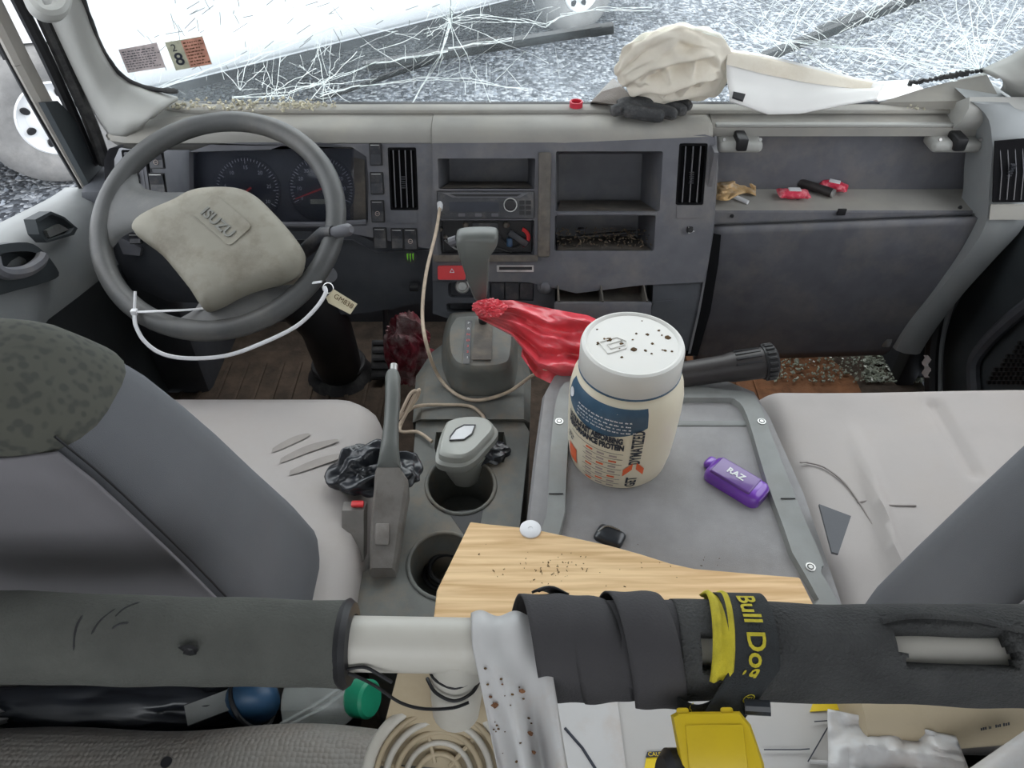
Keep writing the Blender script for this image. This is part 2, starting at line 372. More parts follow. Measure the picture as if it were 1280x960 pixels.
def foldblob(b, ce, size, arcs, axis, sub=5, seed=0, rough=.012, zmin=-9):
    """bunched cloth: an ellipsoid whose skin rises in long soft folds that drop sharply on their lower side"""
    i0, i1 = (0, 2) if axis == 1 else (0, 1); ce = Vector(ce); t = bmesh.new(); bmesh.ops.create_icosphere(t, subdivisions=sub, radius=1); d = {}
    L = []
    for pts, w, h in arcs:
        q = [(p[i0], p[i1]) for p in smoothpath(pts, 3)]; L.append((list(zip(q, q[1:])), w, h))
    for v in t.verts:
        n = v.co.copy(); p = Vector((n.x * size[0], n.y * size[1], n.z * size[2])) + ce; up = 0
        k = noise.noise(n * 1.7 + Vector((seed, 0, 0)))
        facing = max(0, -n.y if axis == 1 else n.z); px, py = p[i0], p[i1]
        for segs, w, h in L:
            best = 9; sg = 1; ta = 0; m = len(segs)
            for j, (a, c) in enumerate(segs):
                dx, dy = c[0] - a[0], c[1] - a[1]; l2 = dx * dx + dy * dy; tt = max(0, min(1, ((px - a[0]) * dx + (py - a[1]) * dy) / l2)) if l2 else 0
                ex, ey = px - a[0] - dx * tt, py - a[1] - dy * tt; q = ex * ex + ey * ey
                if q < best: best = q; sg = dx * ey - dy * ex; ta = (j + tt) / m
            dd = math.sqrt(best); ww = w if sg > 0 else w * .28
            up = max(up, h * math.exp(-(dd / ww) ** 2) * min(1, 5 * ta + .3, 5 * (1 - ta) + .3)) if True else 0
        p += Vector((n.x * .35, -facing, n.z * .35)) * up if axis == 1 else Vector((n.x * .3, n.y * .3, facing)) * up
        p += n * (rough * (k + .6 * noise.noise(n * 3.4 + Vector((seed, 4, 0))))); p.z = max(p.z, zmin); d[v] = b.b.verts.new(p)
    for f in t.faces: b.b.faces.new([d[v] for v in f.verts])
    t.free(); return b
def foldcloth(b, arcs, vox=None):
    for pts, r in arcs:
        q = smoothpath(pts, 5); n = len(q); b.tube(q, [r * (.55 + .45 * math.sin(math.pi * (i + .5) / n) ** .5) for i in range(n)], 12)
def frame3(o, u, v):
    o = Vector(o); u = Vector(u).normalized(); n = u.cross(Vector(v)).normalized(); v2 = n.cross(u)
    return lambda a, b, h=0: o + u * a + v2 * b + n * h

# =================================================================== THE PLACE
GZ = -1.0
g = B(); g.face([(-40, -20, GZ), (40, -20, GZ), (40, 60, GZ), (-40, 60, GZ)]); g.obj('ground', 'gravel', kind='structure', label='grey-blue crushed gravel lot outside the cab')
# loose gravel stones lying on the lot
st = B(); rs = random.Random(3)
for i in range(5200):
    y = rs.uniform(3.2, 9.5); x = rs.uniform(-.62, .62) * y * 1.25; r = rs.uniform(.010, .026)
    vs = [st.b.verts.new((x + r * math.cos(a) * rs.uniform(.7, 1.3), y + r * math.sin(a) * rs.uniform(.7, 1.3), GZ - .003)) for a in (0, 1.26, 2.5, 3.8, 5.0)]
    t = st.b.verts.new((x + rs.uniform(-.4, .4) * r, y + rs.uniform(-.4, .4) * r, GZ + r * rs.uniform(.5, 1)))
    for k in range(5): st.b.faces.new((vs[k], vs[(k + 1) % 5], t))
mat('stone', (.22, .24, .27), .9, .6, 3)
setp(st.obj('loose_gravel', 'stone', smooth=0, kind='stuff'), 'loose pale crushed stones strewn over the gravel lot', 'gravel')

# floor, firewall, roof, rear wall, sides
fl = B(); fl.box((.08, .58, -.01), (1.9, 2.16, .02)); mat('floor_dark', (.085, .062, .045), .9, .35, 30, (.03, .024, .02), .6, 14, .3, 150); floor = fl.obj('floor', 'floor_dark', kind='structure')
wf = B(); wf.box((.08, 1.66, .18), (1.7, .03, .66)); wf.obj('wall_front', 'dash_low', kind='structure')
ce = B(); ce.box((.08, .45, 1.66), (1.9, 1.9, .04), r=.015); ce.obj('ceiling', 'headliner', kind='structure')
wr = B(); wr.box((.08, -.52, .41), (1.9, .04, 1.1)); wr.box((.08, -.52, 1.60), (1.9, .04, .12)); wr.box((-.80, -.52, 1.24), (.14, .04, .60)); wr.box((.96, -.52, 1.24), (.14, .04, .60)); wr.obj('wall_rear', 'headliner', kind='structure')  # unseen rear wall; upper opening added to light seat backs and dash
for nm, x in (('wall_left', -.95), ('wall_right', 1.11)):
    w = B(); w.box((x, .02, .76), (.04, 1.12, 1.8)); w.obj(nm, 'headliner', kind='structure')  # unseen side walls, extended forward to shade the rear of the cab

# ---- windscreen
wg = B(); a = ws(600, 131)
def wsp(x, h, w=0): return Vector((x, a.y, a.z)) + WV * h + WN * w
XL, XR = -.80, .98
wg.face([wsp(XL, -.01), wsp(XR, -.01), wsp(XR, .98), wsp(XL, .98)])
win = wg.obj('window_1', 'windscreen_glass', smooth=0, kind='structure', label='shattered laminated windscreen')
gk = B(); gk.box(wsp((XL + XR) / 2, .001, .004), (XR - XL, .014, .012)); gk.obj('gasket', 'rubber', win)
# cracks: ribbons lying on the glass
cr = B(); rr = random.Random(11)
def crack(p, q, wd, jit=.25, seg=5):
    p = Vector(p); q = Vector(q); L = (q - p).length
    if L < 1e-4: return
    t = (q - p) / L; n = t.cross(WN).normalized(); pts = []
    for i in range(seg + 1):
        o = 0 if i in (0, seg) else rr.uniform(-1, 1) * jit * L / seg
        pts.append(p.lerp(q, i / seg) + n * o + WN * .0015)
    for i in range(seg):
        w0 = wd * rr.uniform(.4, 1.1); w1 = wd * rr.uniform(.4, 1.1)
        cr.face([pts[i] - n * w0, pts[i + 1] - n * w1, pts[i + 1] + n * w1, pts[i] + n * w0])
def star(px, py, n, l0, l1, wd, rings=3, a0=0, a1=360):
    for i in range(n):
        an = math.radians(a0 + (a1 - a0) * (i + rr.uniform(-.4, .4)) / n); l = rr.uniform(l0, l1)
        crack(ws(px, py), ws(px + l * math.cos(an), py - l * math.sin(an)), wd, .18, 6)
    for k in range(rings):
        R = l0 * (k + 1) / rings * rr.uniform(.7, 1)
        for i in range(n):
            b0 = math.radians(a0 + (a1 - a0) * i / n); b1 = math.radians(a0 + (a1 - a0) * (i + 1) / n)
            if rr.random() < .6: crack(ws(px + R * math.cos(b0), py - R * math.sin(b0)), ws(px + R * math.cos(b1), py - R * math.sin(b1)), wd * .8, .2, 2)
star(562, 26, 13, 30, 140, .0007, 2); star(405, 105, 11, 25, 90, .0008, 3); star(345, 112, 9, 20, 70, .0008, 3); star(415, 20, 9, 40, 150, .0006, 1)
star(180, 20, 9, 40, 130, .0007, 1); star(150, 80, 9, 20, 60, .0007, 2); star(1225, 88, 14, 40, 230, .0009, 3, 60, 200); star(985, 50, 9, 40, 160, .0007, 1)
star(300, 112, 5, 15, 60, .0007, 1, 10, 170)
for pts in ([(290, 121), (360, 116), (430, 92), (470, 78), (560, 62), (640, 48)], [(400, 118), (450, 108), (520, 98), (590, 100), (660, 112)], [(560, 26), (600, 20), (650, 25), (682, 32), (700, 20), (745, 11), (815, 11)],
            [(515, 128), (550, 72), (565, 24), (563, -10)], [(930, 40), (985, 52), (1060, 60), (1130, 75), (1225, 90)], [(330, 60), (400, 36), (470, 20), (540, -5)], [(300, 80), (380, 48), (460, 18)],
            [(985, 52), (1030, 80), (1060, 95)], [(1000, 55), (1100, 62), (1200, 105)], [(200, 110), (300, 70), (420, 34), (520, -6)]):
    for i in range(len(pts) - 1):
        for k in range(3): crack(ws(pts[i][0], pts[i][1] + rr.uniform(-3, 3)), ws(pts[i + 1][0], pts[i + 1][1] + rr.uniform(-3, 3)), .0008, .12, 5)
for i in range(330):      # crossed hackle on the passenger side
    x = rr.uniform(940, 1290); y = rr.uniform(-30, 108); l = rr.uniform(15, 70); an = rr.choice([rr.gauss(48, 7), rr.gauss(48, 7), rr.gauss(150, 12)])
    if y + abs(l * .3) > 112: continue
    an = math.radians(an); crack(ws(x, y), ws(x + l * math.cos(an), y - l * math.sin(an)), rr.uniform(.0003, .0010), .06, 4)
for i in range(200):
    x = rr.uniform(110, 700); y = rr.uniform(-40, 118); l = rr.uniform(10, 55); an = math.radians(rr.choice([rr.gauss(85, 12), rr.gauss(30, 10), rr.uniform(0, 180)]))
    if x < 160 and y > 60: continue
    crack(ws(x, y), ws(x + l * math.cos(an), max(y - l * math.sin(an), -90)), rr.uniform(.0002, .0006), .08, 4)
for i in range(170):      # rest of the pane, above the frame
    x = rr.uniform(0, 1280); y = rr.uniform(-330, -40); l = rr.uniform(20, 120); an = math.radians(rr.uniform(0, 180)); crack(ws(x, y), ws(x + l * math.cos(an), y - l * math.sin(an)), .0006, .08, 4)
cr.obj('crack_lines', 'crack', win, smooth=0, kind='stuff')
cd = B()
for i in range(110):
    x = rr.uniform(180, 660); y = rr.uniform(-20, 90); l = rr.uniform(4, 22); an = math.radians(rr.choice([rr.gauss(28, 12), rr.gauss(110, 14)])); p = ws(x, y); q = ws(x + l * math.cos(an), y - l * math.sin(an)); t = (q - p).normalized(); n = t.cross(WN) * .0005
    cd.face([p - n + WN * .002, q - n + WN * .002, q + n + WN * .002, p + n + WN * .002])
mat('crack_dark', (.20, .24, .24), .4, .2, 40); cd.obj('crack_shadow_lines', 'crack_dark', win, smooth=0, kind='stuff')
# glass crumbs and dirt lying along the foot of the windscreen
cb = B()
for i in range(420):
    px = rr.uniform(205, 400) if i < 250 else rr.choice([rr.uniform(350, 420), rr.uniform(1130, 1220)]); q = ws(px, 124 + rr.uniform(-4, 5), .006); r = rr.uniform(.001, .0036); q.z = WS0.z + .004 + abs(rr.gauss(0, .007)); q.y -= rr.uniform(0, .03)
    cb.box(q, (r * rr.uniform(1, 2), r * rr.uniform(1, 2), r), mtx=Matrix.Rotation(rr.uniform(0, 3), 3, 'Z') @ Matrix.Rotation(rr.uniform(0, 3), 3, 'X'))
mat('crumb', (.58, .54, .42), .6, .4, 90); setp(cb.obj('glass_crumbs', 'crumb', smooth=0, kind='stuff'), 'dirty glass crumbs and grit along the foot of the windscreen', 'debris')

# ---- windscreen stickers
def sticker(name, pts, m, label, lines, extra=None):
    q = [ws(x, y, .003) for x, y in pts]; b = B(); b.prism(q, WN * .0006)
    o = b.obj(name, m); setp(o, label, 'sticker', 'stickers on the windscreen')
    fr = frame3(q[3] + WN * .0008, q[2] - q[3], q[0] - q[3]); Wd = (q[2] - q[3]).length; H = (q[0] - q[3]).length
    sk = (q[0] - q[3]).dot((q[2] - q[3]).normalized())
    m2 = lambda a, b_, h=0: fr(a * Wd + sk * b_, b_ * H * .97, h)
    if lines:
        dashes('small_print', lambda a, b_: m2(a, b_, .0003), 8, 'ink', o, 3, .06, .96, .86, .105, .055, .10)
    return o, m2
random.seed(5)
sticker('registration_sticker', [(148, 62), (196, 53), (207, 84), (160, 91)], 'sticker', 'faded pinkish grey paper sticker with lines of small print', True)
o, m2 = sticker('inspection_sticker', [(206, 53), (253, 45), (265, 80), (220, 88)], 'sticker_green', 'green and red paper inspection sticker with a large number', None)
b = B(); b.prism([m2(.42, .02, .0004), m2(1, .02, .0004), m2(1, .98, .0004), m2(.42, .98, .0004)], WN * .0002); b.obj('red_field', 'sticker_red', o)
text('number', '8', .62, lambda a, b_, h: m2(.21 + a * .8, .36 + b_, .0007), 'ink', o, bold=.01)
text('number', '2', .36, lambda a, b_, h: m2(.18 + a * .8, .78 + b_, .0007), 'ink', o)
dashes('small_print', lambda a, b_: m2(a, b_, .0009), 8, 'specks', o, 5, .46, .97, .86, .11, .055, .09)

# ---- wipers outside the glass
def wiper(p0, p1, label, arm):
    t = thing('windscreen_wiper', label, 'wiper', ws(*p0, -.02), 'windscreen wipers')
    A, Bp = ws(*p0, -.02), ws(*p1, -.02); d = (Bp - A).normalized(); n = d.cross(WN).normalized()
    mx = Matrix((d, n, WN)).transposed(); mid = (A + Bp) / 2; L = (Bp - A).length
    b = B(); b.box(mid - n * .006, (L, .007, .012), mtx=mx); b.obj('rubber_blade', 'black', t)
    b = B(); b.box(mid + n * .003, (L * .98, .010, .010), mtx=mx, r=.002); b.obj('blade_holder', 'rubber', t)
    b = B(); b.box(Bp, (.045, .017, .016), mtx=mx, r=.003); b.obj('end_cap', 'black', t)
    b = B(); b.box(A.lerp(Bp, .5) - WN * .012, (.08, .02, .012), mtx=mx, r=.003); b.tube([A.lerp(Bp, .5) - WN * .015, ws(*arm, -.03)], .006); b.obj('wiper_arm', 'black', t)
wiper((455, 84), (752, 37), 'black wiper blade outside beside the bundled canvas', (280, 165)); wiper((940, 78), (1170, -12), 'black wiper blade outside, behind the crossed cracks', (820, 150))

# ---- pillars
def pillar(name, inner, outer, ix, label):
    n = len(inner); b = B()
    def f(i, j):
        k = i * (n - 1); i0 = min(int(k), n - 2); t = k - i0
        p = inner[i0].lerp(inner[i0 + 1], t); q = outer[i0].lerp(outer[i0 + 1], t)
        return p.lerp(q, j) + Vector((-ix * .012, -.045, .02)) * math.sin(math.pi * j) ** .8
    b.grid(f, 24, 10); return b.obj(name, 'trim', kind='structure', smooth=60, label=label, mods=[('SOLIDIFY', {'thickness': .008, 'offset': 1})])
def up(p, d, z): p = Vector(p); d = Vector(d); return p + d * ((z - p.z) / d.z)
inn = [ws(x, y, .012) for x, y in ((222, 121), (188, 112), (163, 103), (146, 90), (131, 66), (120, 42), (105, 0))]
out = [P(x, y, x=xx) for x, y, xx in ((178, 162, -.70), (155, 172, -.74), (138, 172, -.775), (122, 150, -.80), (106, 118, -.815), (85, 75, -.825), (50, 0, -.835))]
inn.append(up(inn[-1], (-.02, -.25, 1), 1.65)); out.append(up(out[-1], (0.0, -.25, 1), 1.65))
b = B(); b.tube(smoothpath([ws(x, y, .012) for x, y in ((222, 114), (195, 112), (172, 106), (152, 94), (134, 72), (121, 46), (105, 2), (90, -60))], 4), [.004 + .0035 * abs(noise.noise(Vector((i * .7, 0, 0)))) for i in range(29)], 8); b.obj('gasket', 'rubber', win)
b = B()
for i in range(16):
    q = ws(1138 + i * 6.4, 104 - i * 1.15, .010); b.box(q, (rr.uniform(.006, .012), .006, rr.uniform(.004, .011)), mtx=Matrix.Rotation(rr.uniform(-.5, .5), 3, 'Y'))
b.obj('gasket', 'rubber', win)
tr1 = pillar('trim_1', inn, out, -1, 'light grey moulded windscreen pillar cover')
inn2 = [ws(x, y, .012) for x, y in ((1228, 86), (1240, 80), (1262, 70), (1290, 52), (1310, 20))]
out2 = [P(x, y, x=xx) for x, y, xx in ((1250, 112, .93), (1275, 128, .97), (1300, 140, 1.0), (1330, 110, 1.02), (1370, 40, 1.02))]
inn2.append(up(inn2[-1], (.02, -.25, 1), 1.65)); out2.append(up(out2[-1], (0, -.25, 1), 1.65))
pillar('trim_2', inn2, out2, 1, 'light grey moulded windscreen pillar cover')
b = B(); b.tube(smoothpath([P(84, -40, d=1.22), P(80, -6, d=1.20), P(72, 14, d=1.18), P(52, 16, d=1.16), P(40, -2, d=1.16), P(30, -40, d=1.16)]), .0125, 10); setp(b.obj('grab_handle', 'trim'), 'light grey loop grab handle on the windscreen pillar by the driver window', 'handle')
# door aperture seal and window frame
def strip(name, pts, rad, m, parent, flat=1, n=8, **kw):
    b = B(); b.tube(smoothpath(pts, 6), rad, n, flat=flat); return b.obj(name, m, parent, **kw)
d1 = bpy.data.objects.new('door_1', None); C.objects.link(d1); d1.location = (-.86, .8, 0); setp(d1, 'grey driver door with open window and pull handle', None, None, 'structure')
def ext(pts, k=3.2): return pts + [pts[-1] + (pts[-1] - pts[-2]).normalized() * k * .2]
strip('rubber_seal', ext([P(132, 205, x=-.825), P(112, 150, x=-.825), P(80, 78, x=-.83), P(45, 0, x=-.835)]), .013, 'rubber', d1)
strip('rubber_seal', ext([P(118, 205, x=-.85), P(90, 140, x=-.85), P(55, 65, x=-.85), P(22, 0, x=-.855)]), .011, 'black', d1)
strip('window_frame', ext([P(116, 240, x=-.865), P(60, 140, x=-.865), P(28, 80, x=-.868), P(0, 24, x=-.87)]), .022, 'metal_body', d1, .6)
strip('window_channel', ext([P(108, 240, x=-.872), P(50, 140, x=-.875), P(15, 75, x=-.88), P(-10, 24, x=-.885)]), .013, 'black', d1, .6)
b = B(); b.prism([P(x, y, x=-.845) for x, y in ((56, 128), (72, 126), (86, 140), (134, 205), (132, 240), (112, 232))], (-.012, 0, 0)); b.obj('sail_panel', 'door_dark', d1, label='dark triangular corner panel')
# door skin: lofted along y
def sill(y): return .625 if y < 1.05 else .625 - .085 * min(1, (y - 1.05) / .33) ** 1.0
def dsec(y, part):
    s = sill(y); k = max(0, (y - 1.2) / .2)
    if part == 0: prof = [(-.93, s - .03), (-.905, s), (-.87, s), (-.835, s - .012), (-.812, s - .04), (-.806 - .01 * k, s - .09), (-.812 - .01 * k, s - .15), (-.93, s - .15)]
    else: prof = [(-.93, s - .148), (-.816 - .01 * k, s - .148), (-.826, s - .19), (-.845, s - .26), (-.85, .12), (-.84, .02), (-.93, .02)]
    return [Vector((x, y, z)) for x, z in prof]
ys = [-.2, .3, .6, .9, 1.05, 1.15, 1.25, 1.33, 1.40]
b = B(); b.loft([dsec(y, 0) for y in ys]); dp = b.obj('door_top_panel', 'door', d1, smooth=50)
b = B(); b.loft([dsec(y, 1) for y in ys]); b.obj('door_lower_panel', 'door_dark', d1, smooth=50)
strip('belt_seal', [P(-60, 320, x=-.89), P(0, 294, x=-.888), P(60, 266, x=-.885), P(105, 248, x=-.88)], .010, 'rubber', d1)
strip('belt_moulding', [P(-60, 334, x=-.875), P(0, 306, x=-.873), P(50, 284, x=-.872), P(80, 272, x=-.872)], .007, 'cream', d1)
# door pocket near the front and the pull handle
fr = lambda x0: (lambda a_, b_, h=0: Vector((x0 + h, a_, b_)))
def dq(px, py, x=-.797): q = P(px, py, x=x); return (q.y, q.z)
pk = [dq(x, y, -.80) for x, y in ((46, 277), (62, 268), (76, 273), (90, 284), (86, 291), (58, 300), (50, 292))]
b = B(); b.plate([((y - sum(p[0] for p in pk) / 7) * 1.18 + sum(p[0] for p in pk) / 7, (z - sum(p[1] for p in pk) / 7) * 1.25 + sum(p[1] for p in pk) / 7) for y, z in pk], [(pk, .008, .8)], fr(-.796)); b.obj('switch_pocket', 'door_dark', d1)
b = B(); b.prism([Vector((-.803, y, z)) for y, z in [dq(x, y, -.80) for x, y in ((56, 288), (72, 280), (84, 287), (60, 297))]], (.006, 0, 0)); b.obj('window_switch', 'steel', d1)
hp = [dq(x, y) for x, y in ((-40, 315), (-5, 306), (30, 303), (48, 312), (64, 330), (70, 345), (50, 354), (20, 362), (-40, 372))]
hh = [dq(x, y) for x, y in ((-10, 322), (4, 316), (30, 314), (45, 318), (50, 325), (44, 331), (26, 336), (2, 334))]
b = B(); hp = csm(hp); hh = csm(hh); b.plate(hp, [(hh, .03, .8)], fr(-.792)); b.obj('handle_surround', 'door_dark', d1, label='dark pull handle surround')
strip('pull_handle', [P(-8, 322, x=-.785), P(-4, 336, x=-.78), P(10, 342, x=-.775), P(32, 339, x=-.775), P(48, 329, x=-.78), P(53, 321, x=-.786)], .010, 'dash', d1)
# speaker grille low on the driver door
b = B()
for i in range(9):
    for j in range(9):
        if (i - 4) ** 2 + (j - 4) ** 2 < 22: b.lathe((-.838, 1.10 + i * .017 + (j % 2) * .008, .10 + j * .017), [(.0055, 0), (.0055, .004)], 6, (1, 0, 0))
b.obj('speaker_grille', 'black', d1, smooth=0)

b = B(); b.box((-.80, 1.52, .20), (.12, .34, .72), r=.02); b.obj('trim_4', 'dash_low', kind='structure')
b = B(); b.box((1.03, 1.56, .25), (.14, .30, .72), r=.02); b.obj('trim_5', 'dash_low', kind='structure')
# passenger door
d2 = bpy.data.objects.new('door_2', None); C.objects.link(d2); d2.location = (1.05, .8, 0); setp(d2, 'dark grey passenger door with perforated speaker grille', None, None, 'structure')
def dsec2(y):
    s = sill(y)
    return [Vector((x, y, z)) for x, z in [(1.12, s), (1.05, s), (1.01, s - .04), (1.005, s - .12), (1.02, s - .2), (1.03, .30), (1.03, .02), (1.12, .02)]]
b = B(); b.loft([dsec2(y) for y in [-.2, .3, .6, .9, 1.05, 1.15, 1.25, 1.33, 1.42]]); b.obj('door_panel', 'door_dark', d2, smooth=50)
strip('map_pocket_edge', [P(1300, 370, x=1.0), P(1262, 400, x=1.01), P(1232, 430, x=1.015), P(1217, 455, x=1.015), P(1218, 490, x=1.015)], .014, 'dash_low', d2)
strip('door_edge', [P(1216, 320, x=1.0), P(1192, 370, x=1.0), P(1176, 430, x=1.0), P(1174, 490, x=1.0)], .008, 'door', d2)
strip('rubber_seal', [P(1206, 320, x=.985), P(1180, 370, x=.985), P(1166, 430, x=.985), P(1164, 490, x=.985)], .016, 'black', d2)
b = B()
for i in range(12):
    for j in range(12):
        px = 1236 + i * 6 + (j % 2) * 3; py = 478 - j * 5.5
        if py > 470 - (px - 1236) * 1.1: b.lathe(P(px, py, x=1.027) , [(.0042, -.003), (.0042, .0035)], 6, (-1, 0, 0))
b.obj('speaker_grille', 'black', d2, smooth=0)
strip('window_frame', [P(1290, 130, x=1.04), P(1345, 40, x=1.04), P(1345, 40, x=1.04) + Vector((0, -.15, .6))], .02, 'metal_body', d2)
# kick panel and foil
b = B(); b.box((.985, 1.45, .15), (.05, .12, .5), r=.01); kp = b.obj('trim_3', 'black', kind='structure')
b = B(); b.grid(lambda u, v: P(1154 + 8 * u, 444 + 28 * v - u * 0, x=.945) + Vector((.004 * math.sin(v * 14 + u * 5), 0, 0)), 4, 10); setp(b.obj('foil_strip', 'tape_steel'), 'crumpled silver foil strip at the passenger door sill', 'foil')

# =================================================================== DASHBOARD
dash = thing('dashboard', 'dusty grey truck dashboard with open cubbies and passenger shelf', 'dashboard', (.08, 1.4, 0))
zt = DF(0, duv(541, 178)[1]).z; yt = DF(0, duv(541, 178)[1]).y
uL = duv(130, 230)[0]; uC0 = duv(541, 230)[0]; uC1 = duv(893, 165)[0]
def padsec(x, dy=0, dz=0, back=None):
    yb = WS0.y - .004 if back is None else back
    return [Vector((x, y, z)) for y, z in [(yt + dy + .03, zt - .03), (yt + dy, zt - .001), (yt + dy + .001, zt + .010 + dz), (yt + dy + .007, zt + .019 + dz), (yt + dy + .018, zt + .025 + dz), (yt + dy + .05, WS0.z - .002 + dz), (yb, WS0.z - .004), (yb, zt - .05)]]
b = B(); b.loft([padsec(uL + .004, .03, -.02), padsec(uL + .02, .01, -.005), padsec(uL + .05), padsec(uC0)]); b.obj('top_pad', 'pad', dash, smooth=40)
b = B(); b.loft([padsec(uC0 + .001, -.003, .001), padsec(.1, -.006, .002), padsec(uC1 - .012, -.002, .002), padsec(uC1, .012, -.004)]); b.obj('top_pad', 'pad', dash, smooth=40)
# rear ledge along the glass and its raised lip
b = B(); b.box((.08, WS0.y - .025, WS0.z + .002), (1.62, .03, .010), r=.004); b.obj('defroster_ledge', 'pad', dash)
b = B(); b.prism([P(x, y, y=WS0.y + dy) for x, y, dy in ((178, 160, -.085), (190, 121, -.012), (300, 135, -.012), (345, 141, -.03), (240, 152, -.07))], (0, 0, -.014)); b.obj('corner_cover', 'trim', dash)
# ---- left panel
lo = [duv(*p) for p in ((541, 179), (541, 312), (470, 316), (440, 300), (300, 300), (170, 292), (150, 282), (132, 268), (130, 200), (136, 186), (150, 181))]
lo = list(reversed(lo))
clus = [duv(*p) for p in ((236, 190), (262, 181), (300, 178), (400, 178), (440, 184), (458, 196), (461, 230), (460, 278), (400, 284), (250, 284), (238, 270))]
vl = drect(157, 188, 186, 250, .004); vc = drect(487, 185, 521, 262, .004)
b = B(); b.plate(lo, [(clus, .035, .97), (vl, .02, .96), (vc, .02, .96)], DF, 0, .04); b.obj('instrument_panel', 'dash', dash, smooth=30)
# fascia around the cluster: dusty side
b = B(); b.prism([dpx(x, y, -.033) for x, y in ((440, 196), (456, 200), (458, 276), (438, 278))], DN * .004); b.obj('cluster_side_trim', 'dash_dirty', dash)
cl = B(); cl.prism([dpx(x, y, -.033) for x, y in ((240, 190), (300, 182), (440, 186), (440, 276), (245, 276))], DN * .002); clo = cl.obj('instrument_cluster', 'dash_low', dash)
def gauge(px, py, r, nums, a0, a1, name, red=None, skip=None):
    ce_ = dpx(px, py, -.030); k = r / 950 * 1.5
    b = B(); b.lathe(ce_, [(k, 0), (k, .001), (k * .98, .0015)], 40, DN); gg = b.obj('dial', 'ink', clo)
    t = B(); n = 40
    for i in range(n + 1):
        an = math.radians(a0 + (a1 - a0) * i / n); d = DX * math.cos(an) + DV * math.sin(an); l = .16 if i % 5 == 0 else .08
        p, q = ce_ + d * k * .93 + DN * .002, ce_ + d * k * (.93 - l) + DN * .002; s = DN.cross(d) * .0006
        t.face([p - s, q - s, q + s, p + s])
    t.obj('tick_marks', 'print_white', clo, smooth=0)
    for i, s in enumerate(nums):
        an = math.radians(a0 + (a1 - a0) * i / (len(nums) - 1)); d = DX * math.cos(an) + DV * math.sin(an); f = frame3(ce_ + d * k * .66 + DN * .002, DX, DV)
        text('numeral', s, .010, lambda a_, b_, h, f=f: f(a_, b_, .0003), 'print_white', clo)
    if red is not None:
        an = math.radians(red); d = DX * math.cos(an) + DV * math.sin(an); b = B(); s = DN.cross(d) * .0011; p = ce_ - d * k * .15 + DN * .004; q = ce_ + d * k * .85 + DN * .004; b.face([p - s * 2, q - s, q + s, p + s * 2]); b.obj('needle', 'hazard', clo, smooth=0)
    return ce_
gauge(310, 238, 42, ['0', '5', '10', '15', '20', '25', '30'], 210, -30, 'tach', 215)
ce2 = gauge(402, 236, 42, ['0', '10', '20', '30', '40', '50', '60', '70', '80', '90'], 205, -25, 'speed', 200)
f = frame3(ce2 + DV * .028 + DN * .002, DX, DV); text('lettering', 'MPH', .008, lambda a_, b_, h: f(a_, b_, .0003), 'print_white', clo)
b = B(); b.prism([dpx(x, y, -.029) for x, y in ((388, 249), (414, 249), (414, 255), (388, 255))], DN * .001); b.obj('odometer', 'sticker_green', clo)
b = B(); b.prism([dpx(x, y, -.016) for x, y in ((238, 189), (300, 181), (442, 186), (442, 278), (240, 278))], DN * .0015); b.obj('cluster_lens', 'lens', dash, smooth=0, label='dusty clear lens')
# lower lip of the binnacle
b = B(); b.tube([dpx(x, y, -.002) for x, y in ((250, 284), (320, 281), (400, 281), (458, 278))], .006); b.obj('binnacle_lip', 'dash', dash)
# ---- vents
def vent(x0, y0, x1, y1, slats, thumb, parent, w=0):
    a_ = duv((x0), (y0 + y1) / 2)[0]; c2 = duv(x1, (y0 + y1) / 2)[0]; t_ = duv(x0, y0)[1]; m_ = duv(x0, y1)[1]
    b = B(); b.plate(rrect(a_ - .001, c2 + .001, m_ - .001, t_ + .001, .003), [(rrect(a_ + .0025, c2 - .0025, m_ + .003, t_ - .003, .003), .014, .97)], DF, w + .0005, .006); v = b.obj('air_vent', 'void', parent)
    mx = Matrix((DX, DV, DN)).transposed()
    for i in range(slats):
        u = a_ + (c2 - a_) * (i + .8) / (slats + .6)
        b = B(); b.box(DF(u, (m_ + t_) / 2, w - .0015), (.0016, (t_ - m_) * .93, .005), mtx=mx); b.obj('slat', 'dash', v)
    u = a_ + (c2 - a_) * .5; b = B()
    for k in range(6): b.box(DF(u, m_ + (t_ - m_) * (.36 + .035 * k), w + .002), (.008, .0022, .008), mtx=mx, r=.0008, seg=1)
    b.obj('thumb_slider', 'switch', v); return v
vent(157, 188, 186, 250, 3, 1, dash); vent(487, 185, 521, 262, 4, 1, dash)
b = B(); b.prism([DF(u, v, .0003) for u, v in drect(489, 264, 521, 279, .002)], DN * .0015); b.obj('vent_pad', 'dash', dash)
